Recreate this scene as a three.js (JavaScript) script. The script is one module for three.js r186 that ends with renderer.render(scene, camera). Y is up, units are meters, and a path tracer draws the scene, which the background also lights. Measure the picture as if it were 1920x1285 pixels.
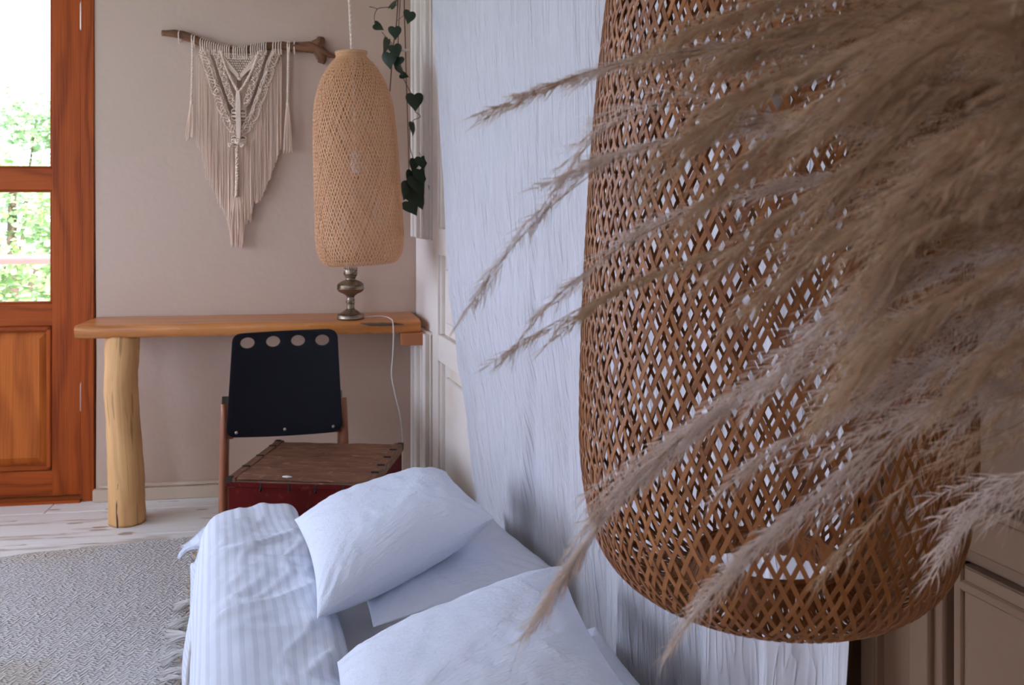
import * as THREE from 'three';
import { RoundedBoxGeometry } from 'three/addons/geometries/RoundedBoxGeometry.js';
import { TessellateModifier } from 'three/addons/modifiers/TessellateModifier.js';
import { mergeGeometries, mergeVertices, toCreasedNormals } from 'three/addons/utils/BufferGeometryUtils.js';

// ------------------------------------------------------------------ camera, sky, sun, exposure
const EYE = 1.217, YAW = THREE.MathUtils.degToRad(8.4), FOCAL = 1700;       // eye height, turn to the right, focal length for a 1920-wide frame
const camera = new THREE.PerspectiveCamera(2 * Math.atan(642.5 / FOCAL) * 180 / Math.PI, 1920 / 1285, 0.05, 200);
camera.position.set(0, EYE, 0);
camera.rotation.y = -YAW;
camera.setViewOffset(1920, 1285, 0, 262.5, 1920, 1285);                     // level camera with a falling front (shift lens)
camera.focus = 1.25;
camera.userData.fStop = 14;

const scene = new THREE.Scene();
scene.background = new THREE.Color().setRGB(0.656, 0.757, 1.0);
scene.backgroundIntensity = 3.2;
const sun = new THREE.DirectionalLight(new THREE.Color().setRGB(1, 0.93, 0.82), 4);
sun.position.set(7, 14, 6);
sun.target.position.set(-3, 0, -9);
sun.castShadow = true;
sun.shadow.radius = 2;
sun.shadow.mapSize.set(2048, 2048);
Object.assign(sun.shadow.camera, { left: -10, right: 10, top: 10, bottom: -10, near: 1, far: 40 });
scene.add(sun, sun.target);
const renderer = new THREE.WebGLRenderer({ antialias: true });
renderer.toneMapping = THREE.LinearToneMapping;
renderer.toneMappingExposure = 2.95;
renderer.shadowMap.enabled = true;

// ------------------------------------------------------------------ helpers
function rng(seed) { let a = seed >>> 0; return () => { a = (a + 0x6d2b79f5) >>> 0; let t = Math.imul(a ^ (a >>> 15), 1 | a); t = (t + Math.imul(t ^ (t >>> 7), 61 | t)) ^ t; return ((t ^ (t >>> 14)) >>> 0) / 4294967296; }; }
const lerp = (a, b, t) => a + (b - a) * t, clamp = (x, a = 0, b = 1) => Math.min(b, Math.max(a, x));
const sm = (a, b, x) => { const t = clamp((x - a) / (b - a)); return t * t * (3 - 2 * t); };
const V3 = (x, y, z) => new THREE.Vector3(x, y, z);
const SY = Math.sin(YAW), CY = Math.cos(YAW);
// survey coordinates: metres to the right of, above the floor and ahead of the tripod, turned into the room's axes (back wall along x)
const S = (x, h, d) => V3(x * CY + d * SY, h, x * SY - d * CY);
function hash(i, j, k) { let n = Math.imul(i, 374761393) ^ Math.imul(j, 668265263) ^ Math.imul(k, 2147483647 - 97); n = Math.imul(n ^ (n >>> 13), 1274126177); return ((n ^ (n >>> 16)) >>> 0) / 4294967296; }
const mod = (a, n) => ((a % n) + n) % n;
// value noise on a lattice that repeats every px, py cells
function vn(x, y, px, py, seed) {
  const i = Math.floor(x), j = Math.floor(y), fx = x - i, fy = y - j, u = fx * fx * (3 - 2 * fx), v = fy * fy * (3 - 2 * fy);
  const h = (a, b) => hash(mod(a, px), mod(b, py), seed);
  return lerp(lerp(h(i, j), h(i + 1, j), u), lerp(h(i, j + 1), h(i + 1, j + 1), u), v);
}
// fractal noise over the unit square, repeating
function fbm(u, v, fx, fy, oct, seed) { let s = 0, a = 0.5, n = 0; for (let o = 0; o < oct; o++) { s += a * vn(u * fx, v * fy, fx, fy, seed + o); n += a; a *= 0.5; fx *= 2; fy *= 2; } return s / n; }
const free = (x, y, seed) => vn(x, y, 4096, 4096, seed) * 2 - 1;            // plain noise for shapes, -1 .. 1
const toS = (c) => (c <= 0.0031308 ? 12.92 * c : 1.055 * Math.pow(c, 1 / 2.4) - 0.055);
// a texture computed from fn(u, v) -> [r, g, b] (linear colour) or a single height
function tex(w, h, fn, size = [1, 1]) {
  const data = new Uint8Array(w * h * 4);
  let srgb = false;
  for (let y = 0; y < h; y++) for (let x = 0; x < w; x++) {
    const c = fn((x + 0.5) / w, (y + 0.5) / h), o = (y * w + x) * 4;
    if (typeof c === 'number') { data[o] = data[o + 1] = data[o + 2] = 255 * clamp(c); } else { srgb = true; for (let k = 0; k < 3; k++) data[o + k] = 255 * toS(clamp(c[k])); }
    data[o + 3] = 255;
  }
  const t = new THREE.DataTexture(data, w, h);
  t.wrapS = t.wrapT = THREE.RepeatWrapping; t.magFilter = THREE.LinearFilter; t.minFilter = THREE.LinearMipmapLinearFilter; t.generateMipmaps = true;
  if (srgb) t.colorSpace = THREE.SRGBColorSpace;
  t.repeat.set(1 / size[0], 1 / size[1]);                                   // uv are metres; size is the tile in metres
  t.needsUpdate = true;
  return t;
}
const rgb = (r, g, b) => new THREE.Color().setRGB(r, g, b);
const std = (o) => new THREE.MeshStandardMaterial(o), phys = (o) => new THREE.MeshPhysicalMaterial(o);
const used = {};
function numbered(n) { const k = used[n] = (used[n] ?? -1) + 1; return k ? n + '_' + String(k).padStart(3, '0') : n; }
function add(o, parent) { (parent ?? scene).add(o); return o; }
function mesh(name, geometry, material, parent) {
  const m = new THREE.Mesh(geometry, material);
  m.name = parent ? name : numbered(name); m.castShadow = m.receiveShadow = true;
  return add(m, parent);
}
function tag(o, label, category, group) { o.userData = { label, category }; if (group) o.userData.group = group; return o; }
function thing(name, label, category, position = V3(0, 0, 0), turn = 0, group) {
  const g = new THREE.Group(); g.name = numbered(name); g.position.copy(position); g.rotation.y = turn; scene.add(g);
  return tag(g, label, category, group);
}
function part(name, parent) { const g = new THREE.Group(); g.name = name; return add(g, parent); }
function structure(name, geometry, material) { const m = mesh(name, geometry, material); m.userData = { kind: 'structure' }; return m; }
function structureGroup(name, position = V3(0, 0, 0), turn = 0) { const g = new THREE.Group(); g.name = numbered(name); g.position.copy(position); g.rotation.y = turn; g.userData = { kind: 'structure' }; scene.add(g); return g; }
const stuff = (m) => { m.userData.kind = 'stuff'; return m; };
// uv in metres from the dominant axis of each normal; u runs along the longest side unless told otherwise
function uvBox(g, along, shift = [0, 0]) {
  g.computeBoundingBox();
  const size = g.boundingBox.getSize(V3()).toArray(), p = g.attributes.position, n = g.attributes.normal, uv = new Float32Array(p.count * 2);
  const L = along ?? size.indexOf(Math.max(...size));
  for (let i = 0; i < p.count; i++) {
    const a = [n.getX(i), n.getY(i), n.getZ(i)].map(Math.abs), q = [p.getX(i), p.getY(i), p.getZ(i)], k = a.indexOf(Math.max(...a));
    const rest = [0, 1, 2].filter((e) => e !== k), e0 = rest.includes(L) ? L : rest[0], e1 = rest.find((e) => e !== e0);
    uv[2 * i] = q[e0] + shift[0]; uv[2 * i + 1] = q[e1] + shift[1] + 0.37 * k;
  }
  g.setAttribute('uv', new THREE.BufferAttribute(uv, 2));
  return g;
}
let boxSeed = 0;
function box(w, h, d, [x, y, z] = [0, 0, 0], r = 0.003, along) {
  const g = new RoundedBoxGeometry(w, h, d, 2, Math.min(r, w / 2.1, h / 2.1, d / 2.1));
  boxSeed++;
  uvBox(g, along, [hash(boxSeed, 1, 5) * 3, hash(boxSeed, 2, 5) * 3]);
  return g.translate(x, y, z);
}
const merge = (list) => mergeGeometries(list.map((g) => { const q = g.index ? g.toNonIndexed() : g; for (const k of Object.keys(q.attributes)) if (!['position', 'normal', 'uv'].includes(k)) q.deleteAttribute(k); return q; }));
function gridGeometry(nu, nv, fn, closeU = false, uvFn) {
  const pos = [], uv = [], idx = [];
  for (let j = 0; j <= nv; j++) for (let i = 0; i <= nu; i++) { const p = fn(i / nu, j / nv); pos.push(p.x, p.y, p.z); const q = uvFn ? uvFn(i / nu, j / nv) : [i / nu, j / nv]; uv.push(q[0], q[1]); }
  for (let j = 0; j < nv; j++) for (let i = 0; i < nu; i++) { const a = j * (nu + 1) + i, b = a + 1, c = a + nu + 1, d = c + 1; idx.push(a, b, d, a, d, c); }
  const g = new THREE.BufferGeometry();
  g.setAttribute('position', new THREE.Float32BufferAttribute(pos, 3)); g.setAttribute('uv', new THREE.Float32BufferAttribute(uv, 2)); g.setIndex(idx);
  g.computeVertexNormals();
  if (closeU) { const n = g.attributes.normal; for (let j = 0; j <= nv; j++) { const a = j * (nu + 1), b = a + nu; const s = V3(n.getX(a) + n.getX(b), n.getY(a) + n.getY(b), n.getZ(a) + n.getZ(b)).normalize(); n.setXYZ(a, s.x, s.y, s.z); n.setXYZ(b, s.x, s.y, s.z); } }
  return g;
}
// a cloth of real thickness: the surface fn(u, v), a second one behind it, and the hems that join them
function cloth(nu, nv, fn, thick, uvFn) {
  const top = gridGeometry(nu, nv, fn, false, uvFn), p = top.attributes.position, n = top.attributes.normal, c = p.count;
  const pos = [...p.array], uv = [...top.attributes.uv.array], idx = [...top.index.array];
  for (let i = 0; i < c; i++) { pos.push(p.getX(i) - n.getX(i) * thick, p.getY(i) - n.getY(i) * thick, p.getZ(i) - n.getZ(i) * thick); uv.push(top.attributes.uv.getX(i), top.attributes.uv.getY(i)); }
  for (let k = 0; k < top.index.count; k += 3) idx.push(idx[k] + c, idx[k + 2] + c, idx[k + 1] + c);
  const W = nu + 1, hem = (a, b) => idx.push(a, a + c, b, b, a + c, b + c);
  for (let i = 0; i < nu; i++) { hem(i + 1, i); hem(nv * W + i, nv * W + i + 1); }
  for (let j = 0; j < nv; j++) { hem(j * W, (j + 1) * W); hem((j + 1) * W + nu, j * W + nu); }
  const g = new THREE.BufferGeometry();
  g.setAttribute('position', new THREE.Float32BufferAttribute(pos, 3)); g.setAttribute('uv', new THREE.Float32BufferAttribute(uv, 2)); g.setIndex(idx);
  g.computeVertexNormals();
  return g;
}
// a limb along points with a radius at each (branch, log, stem); rough pushes the bark in and out
function limb(points, radii, seg = 24, radial = 10, rough = 0, seed = 1, cap = true) {
  const curve = new THREE.CatmullRomCurve3(points), frames = curve.computeFrenetFrames(seg, false), rs = (t) => { const f = t * (radii.length - 1), i = Math.min(radii.length - 2, Math.floor(f)); return lerp(radii[i], radii[i + 1], f - i); };
  const length = curve.getLength(), extra = cap ? 1 : 0, pts = curve.getSpacedPoints(seg);
  return gridGeometry(radial, seg + 2 * extra, (u, v) => {
    let j = Math.round(v * (seg + 2 * extra)) - extra, shrink = 1;
    if (j < 0) { j = 0; shrink = 0.02; } if (j > seg) { j = seg; shrink = 0.02; }
    const a = -u * 2 * Math.PI, t = j / seg, c = Math.cos(a), s = Math.sin(a);
    const r = rs(t) * shrink * (1 + rough * (free(c * 1.6 + 20 + seed, s * 1.6 + t * length * 22, seed) + 0.5 * free(c * 3 + 40, s * 3 + t * length * 50, seed + 1)));
    return pts[j].clone().addScaledVector(frames.normals[j], c * r).addScaledVector(frames.binormals[j], s * r);
  }, true, (u, v) => [v * length, u * 2 * Math.PI * radii[0]]);
}
const tube = (points, r, seg = 16, radial = 6) => new THREE.TubeGeometry(new THREE.CatmullRomCurve3(points), seg, r, radial);
function twisted(points, r, turns, seg = 60, radial = 5, phase = 0) {       // two-ply cord
  const c = new THREE.CatmullRomCurve3(points), f = c.computeFrenetFrames(seg, false), ps = c.getSpacedPoints(seg), out = [];
  for (const k of [0, 1]) out.push(tube(ps.map((p, i) => { const a = phase + k * Math.PI + i / seg * turns * 2 * Math.PI; return p.clone().addScaledVector(f.normals[i], Math.cos(a) * r * 0.8).addScaledVector(f.binormals[i], Math.sin(a) * r * 0.8); }), r, seg, radial));
  return merge(out);
}
const lathe = (profile, n = 40) => new THREE.LatheGeometry(profile.map(([r, y]) => new THREE.Vector2(r, y)), n);

// ------------------------------------------------------------------ materials
const grain = (light, dark, fx, fy, seed, contrast = 1) => (u, v) => {      // boards: u runs along the grain
  const warp = 0.09 * (fbm(u, v, 2, 3, 3, seed) - 0.5), w = v + warp, ring = 0.5 + 0.5 * Math.sin(2 * Math.PI * (w * fy + 2.2 * fbm(u, mod(w, 1), 2, 4, 3, seed + 9)));
  const fine = fbm(u, mod(w, 1), fx, fy * 16, 2, seed + 20), blot = fbm(u, v, 3, 4, 3, seed + 31);
  const k = clamp(contrast * (0.42 * Math.pow(ring, 2.2) + 0.4 * (fine - 0.35) + 0.45 * (blot - 0.5)) + 0.12);
  return [0, 1, 2].map((c) => lerp(light[c], dark[c], k));
};
const M = {};
{
  const plaster = tex(512, 512, (u, v) => 0.6 * fbm(u, v, 6, 6, 4, 3) + 0.4 * fbm(u, v, 60, 60, 2, 5), [1.1, 1.1]);
  const stain = tex(512, 512, (u, v) => { const k = sm(0.45, 0.8, fbm(u, v, 3, 3, 5, 44)); return [0.59 - 0.05 * k, 0.44 - 0.06 * k, 0.345 - 0.06 * k]; }, [2.3, 2.3]);
  M.wall = std({ map: stain, roughness: 0.95, bumpMap: plaster, bumpScale: 0.002 });
  M.skirting = std({ color: rgb(0.62, 0.49, 0.36), roughness: 0.6, bumpMap: plaster, bumpScale: 0.002 });
  M.shadedPaint = phys({ specularIntensity: 0.25, map: tex(256, 256, (u, v) => { const k = fbm(u, v, 4, 4, 4, 66); return [0.24 - 0.04 * k, 0.155 - 0.035 * k, 0.10 - 0.025 * k]; }, [0.9, 0.9]), roughness: 0.9, bumpMap: plaster, bumpScale: 0.001 });  // wall paint darkened: the dimness of the near end is in its colour
  M.ceiling = std({ color: rgb(0.62, 0.56, 0.51), roughness: 0.95, bumpMap: plaster, bumpScale: 0.003 });
  const paint = tex(512, 512, (u, v) => { const k = sm(0.5, 0.85, fbm(u, v, 4, 4, 5, 63)); return [0.80 - 0.07 * k, 0.72 - 0.12 * k, 0.64 - 0.15 * k]; }, [0.9, 0.9]);
  M.paint = std({ map: paint, roughness: 0.6, bumpMap: plaster, bumpScale: 0.0012 });
  const boards = tex(1024, 1024, (u, v) => {
    const wear = fbm(u, v, 5, 22, 4, 71), spot = fbm(u, v, 14, 60, 2, 77), k = sm(0.66, 0.78, wear) * 0.5 + sm(0.77, 0.84, spot) * 0.8, t = fbm(u, v, 3, 6, 3, 80);
    return [lerp(0.84 + 0.05 * t, 0.34, clamp(k)), lerp(0.82 + 0.05 * t, 0.22, clamp(k)), lerp(0.78 + 0.05 * t, 0.14, clamp(k))];
  }, [1.6, 1.1]);
  M.boards = std({ map: boards, roughness: 0.55, bumpMap: tex(512, 512, (u, v) => fbm(u, v, 6, 60, 3, 90), [1.2, 0.6]), bumpScale: 0.0015 });
  const doorWood = tex(1024, 512, grain([0.42, 0.085, 0.011], [0.16, 0.024, 0.003], 6, 7, 101), [1.1, 0.42]);
  const woodBump = tex(512, 256, (u, v) => fbm(u, v, 6, 120, 2, 140), [1.1, 0.42]);
  M.door = phys({ map: doorWood, roughness: 0.5, specularIntensity: 0.35, bumpMap: woodBump, bumpScale: 0.0008 });
  M.doorPanel = phys({ map: tex(1024, 512, grain([0.56, 0.15, 0.025], [0.27, 0.055, 0.008], 5, 6, 111), [1.1, 0.42]), roughness: 0.5, specularIntensity: 0.35, bumpMap: woodBump, bumpScale: 0.0008 });
  const deskWood = tex(1024, 512, (u, v) => {
    const c = grain([0.70, 0.27, 0.07], [0.36, 0.11, 0.022], 4, 5, 151, 0.8)(u, v), k = sm(0.66, 0.8, fbm(u, v, 4, 9, 4, 160));
    return c.map((x, i) => lerp(x, [0.10, 0.035, 0.012][i], k * 0.7));
  }, [1.5, 0.5]);
  M.desk = phys({ map: deskWood, roughness: 0.33, clearcoat: 0.3, clearcoatRoughness: 0.3, bumpMap: woodBump, bumpScale: 0.0009 });
  M.log = std({ map: tex(1024, 256, (u, v) => {
    const c = grain([0.80, 0.455, 0.18], [0.50, 0.24, 0.085], 5, 4, 171, 0.75)(u, v), k = sm(0.70, 0.78, fbm(u, v, 4, 30, 3, 182));
    return c.map((x, i) => lerp(x, [0.14, 0.06, 0.025][i], k * 0.5));
  }, [0.9, 0.4]), roughness: 0.6, bumpMap: woodBump, bumpScale: 0.001 });
  M.bracket = std({ color: rgb(0.42, 0.15, 0.05), roughness: 0.5, bumpMap: woodBump, bumpScale: 0.0008 });
  M.chairWood = phys({ map: tex(512, 256, grain([0.36, 0.115, 0.045], [0.17, 0.045, 0.016], 6, 6, 201), [0.8, 0.2]), roughness: 0.45, clearcoat: 0.2 });
  M.black = phys({ color: rgb(0.006, 0.0065, 0.011), roughness: 0.65, specularIntensity: 0.45, bumpMap: tex(256, 256, (u, v) => fbm(u, v, 60, 60, 2, 211), [0.15, 0.15]), bumpScale: 0.0004 });
  M.seat = std({ color: rgb(0.09, 0.08, 0.05), roughness: 0.8 });
  M.trunkTop = std({ map: tex(1024, 512, (u, v) => {
    const a = fbm(u, v, 5, 26, 4, 221), b = fbm(u, v, 16, 90, 2, 226), k = clamp(0.9 * a + 0.9 * b - 0.45), s = sm(0.72, 0.8, fbm(u, v, 20, 40, 2, 230));
    return [lerp(lerp(0.25, 0.085, k), 0.42, s * 0.4), lerp(lerp(0.105, 0.03, k), 0.25, s * 0.4), lerp(lerp(0.05, 0.014, k), 0.16, s * 0.4)];
  }, [0.5, 0.5]), roughness: 0.6, bumpMap: tex(512, 256, (u, v) => fbm(u, v, 8, 50, 3, 233), [0.5, 0.5]), bumpScale: 0.002 });
  M.trunkRed = phys({ specularIntensity: 0.3, map: tex(512, 512, (u, v) => { const k = fbm(u, v, 6, 10, 4, 241), s = sm(0.7, 0.8, fbm(u, v, 30, 30, 2, 243)); return [lerp(0.125, 0.075, k) + 0.03 * s, lerp(0.009, 0.005, k) + 0.012 * s, lerp(0.007, 0.004, k) + 0.007 * s]; }, [0.4, 0.4]), roughness: 0.85 });
  M.darkIron = std({ color: rgb(0.03, 0.025, 0.022), roughness: 0.5, metalness: 0.7 });
  M.pewter = std({ color: rgb(0.33, 0.27, 0.21), metalness: 0.95, roughnessMap: tex(256, 256, (u, v) => 0.25 + 0.5 * fbm(u, v, 8, 12, 4, 251)), roughness: 0.75, map: tex(256, 256, (u, v) => { const k = sm(0.4, 0.75, fbm(u, v, 6, 9, 4, 255)); return [lerp(1, 0.35, k), lerp(0.97, 0.28, k), lerp(0.92, 0.2, k)]; }) });
  M.brass = std({ color: rgb(0.62, 0.47, 0.27), metalness: 0.9, roughness: 0.35 });
  M.glass = phys({ color: 0xffffff, roughness: 0.02, transmission: 1, thickness: 0, ior: 1.45 });
  M.bulbGlass = phys({ color: rgb(0.97, 0.95, 0.92), roughness: 0.03, transmission: 1, thickness: 0, ior: 1.5 });
  M.filament = std({ color: rgb(0.75, 0.42, 0.12), metalness: 0.6, roughness: 0.4 });
  M.whitePlastic = std({ color: rgb(0.72, 0.70, 0.67), roughness: 0.4 });
  const weave = tex(256, 256, (u, v) => 0.5 + 0.25 * Math.sin(u * 2 * Math.PI * 40) * Math.cos(v * 2 * Math.PI * 40) + 0.35 * (fbm(u, v, 18, 18, 3, 261) - 0.5), [0.1, 0.1]);
  const crepe = tex(512, 512, (u, v) => 0.6 * fbm(u, v, 9, 34, 4, 265) + 0.4 * fbm(u, v, 60, 80, 2, 267), [0.28, 0.28]);
  M.linen = phys({ color: rgb(0.74, 0.79, 0.90), roughness: 0.9, sheen: 0.25, sheenRoughness: 0.6, bumpMap: crepe, bumpScale: 0.0022 });
  M.sheet = phys({ color: rgb(0.76, 0.79, 0.88), roughness: 0.9, sheen: 0.2, bumpMap: crepe, bumpScale: 0.002 });
  M.mattress = std({ color: rgb(0.84, 0.79, 0.76), roughness: 0.9, bumpMap: weave, bumpScale: 0.0008 });
  M.duvet = phys({ map: tex(512, 64, (u) => { const p = mod(u * 6, 1), k = sm(0.08, 0.14, p) * (1 - sm(0.50, 0.56, p)), w = 0.5 + 0.5 * Math.sin(p * 2 * Math.PI * 5); const b = 1 - 0.12 * k - 0.02 * w; return [0.77 * b, 0.82 * b, 0.93 * lerp(b, 1, 0.08)]; }, [0.132, 0.132]), roughness: 0.85, sheen: 0.25, sheenRoughness: 0.5, bumpMap: weave, bumpScale: 0.0006 });
  const crinkle = tex(1024, 1024, (u, v) => {
    const wv = u + 0.012 * (fbm(u, v, 3, 5, 3, 271) - 0.5), a = fbm(mod(wv, 1), v, 34, 4, 3, 273), b = 1 - Math.abs(2 * fbm(mod(wv, 1), v, 26, 3, 2, 277) - 1), c = 1 - Math.abs(2 * fbm(mod(wv + 0.004 * Math.sin(v * 25), 1), v, 64, 9, 2, 281) - 1);
    return 0.35 * a + 0.4 * Math.pow(b, 6) + 0.35 * Math.pow(c, 7);
  }, [0.62, 0.85]);
  M.curtain = phys({ color: rgb(0.63, 0.62, 0.65), roughness: 0.92, transmission: 0.12, thickness: 0, sheen: 0.15, bumpMap: crinkle, bumpScale: 0.006 });
  const knit = tex(1024, 1024, (u, v) => {                                  // loose looped weave: rows of uneven elongated loops
    const uu = u * 32 + 0.9 * (fbm(u, v, 7, 7, 3, 291) - 0.5), vv = v * 42 + 1.0 * Math.abs(2 * mod(u * 15, 1) - 1) + 0.7 * (fbm(u, v, 6, 9, 3, 292) - 0.5);
    let best = 0;
    for (let dj = -1; dj <= 1; dj++) for (let di = -1; di <= 1; di++) {
      const j = Math.floor(vv) + dj, i = Math.floor(uu) + di, h = (k) => hash(mod(i, 32), mod(j, 42), 293 + k), ox = i + 0.5 + (mod(j, 2) - 0.5) * 0.5 + 0.5 * (h(0) - 0.5), oy = j + 0.5 + 0.4 * (h(1) - 0.5);
      const x = uu - ox, y = vv - oy + x * 0.45 * (h(2) - 0.2), d = x * x / 0.36 + y * y / 0.26;
      best = Math.max(best, Math.sqrt(Math.max(0, 1 - d)) * (0.65 + 0.35 * h(3)));
    }
    return clamp(0.85 * best + 0.15 * fbm(u, v, 90, 160, 2, 298));
  }, [0.5, 0.5]);
  M.rug = phys({ map: tex(512, 512, (u, v) => { const k = sm(0.55, 0.8, fbm(u, v, 3, 3, 5, 301)), y = fbm(u, v, 80, 140, 2, 304); return [0.68 - 0.03 * k - 0.12 * (y - 0.5), 0.645 - 0.06 * k - 0.12 * (y - 0.5), 0.62 - 0.12 * k - 0.11 * (y - 0.5)]; }, [0.9, 0.9]), roughness: 1, sheen: 0.2, bumpMap: knit, bumpScale: 0.012 });
  M.fringe = std({ color: rgb(0.70, 0.67, 0.64), roughness: 1 });
  M.fringeWool = std({ color: rgb(0.62, 0.48, 0.30), roughness: 1 });
  M.rope = std({ color: rgb(0.85, 0.63, 0.48), roughness: 0.95 });
  M.ropeLight = std({ color: rgb(0.88, 0.70, 0.56), roughness: 0.95 });
  M.drift = std({ map: tex(512, 128, grain([0.25, 0.11, 0.05], [0.07, 0.026, 0.012], 5, 3, 311), [0.35, 0.12]), roughness: 0.8, bumpMap: woodBump, bumpScale: 0.002 });
  const bamboo = (a, b, seed) => tex(512, 32, (u, v) => { const k = 0.6 * fbm(u, v, 10, 4, 3, seed) + 0.4 * fbm(u, v, 40, 16, 2, seed + 4); return a.map((x, i) => lerp(x, b[i], clamp(k * 1.5 - 0.25))); }, [0.6, 1]);
  M.cane = [std({ map: bamboo([0.40, 0.160, 0.046], [0.21, 0.073, 0.019], 321), roughness: 0.55 }), std({ map: bamboo([0.35, 0.136, 0.038], [0.18, 0.061, 0.016], 331), roughness: 0.55 }), std({ map: bamboo([0.45, 0.19, 0.060], [0.26, 0.096, 0.027], 341), roughness: 0.55 })];
  M.straw = phys({ color: rgb(0.88, 0.50, 0.25), roughness: 0.7, transmission: 0.25, thickness: 0 });
  M.strawInner = std({ color: rgb(0.55, 0.30, 0.15), roughness: 0.8 });  // darker than the outer straw: the dim inside of the lamp is painted in
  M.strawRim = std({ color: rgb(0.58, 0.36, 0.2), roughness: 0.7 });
  M.leaf = phys({ color: rgb(0.022, 0.045, 0.022), roughness: 0.45, transmission: 0.05, thickness: 0 });
  M.leafBack = std({ color: rgb(0.07, 0.07, 0.035), roughness: 0.6 });
  M.vineStem = std({ color: rgb(0.10, 0.05, 0.03), roughness: 0.7 });
  M.vineGreen = std({ color: rgb(0.05, 0.06, 0.025), roughness: 0.7 });
  M.plume = phys({ color: rgb(0.72, 0.50, 0.29), roughness: 0.9, transmission: 0.4, thickness: 0 });
  M.plumeLit = phys({ color: rgb(0.93, 0.80, 0.70), roughness: 0.9, transmission: 0.4, thickness: 0 });  // paler copy of the plume colour, brightness painted in for plumes standing in light
  M.plumeStem = std({ color: rgb(0.36, 0.22, 0.11), roughness: 0.7 });
  M.foliage = phys({ color: rgb(1, 1, 1), roughness: 0.6, transmission: 0.35, thickness: 0 });
  M.bark = std({ color: rgb(0.12, 0.08, 0.05), roughness: 0.9 });
  M.lawn = std({ color: rgb(0.12, 0.2, 0.05), roughness: 1, map: tex(256, 256, (u, v) => { const k = fbm(u, v, 8, 8, 5, 351); return [0.6 + 0.4 * k, 0.6 + 0.4 * k, 0.6 + 0.4 * k]; }, [3, 3]) });
  M.concrete = std({ color: rgb(0.45, 0.43, 0.4), roughness: 0.9 });
  M.railPaint = std({ color: rgb(0.62, 0.45, 0.40), roughness: 0.5 });
  M.steel = std({ color: rgb(0.55, 0.5, 0.42), metalness: 0.9, roughness: 0.35 });
}

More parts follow.
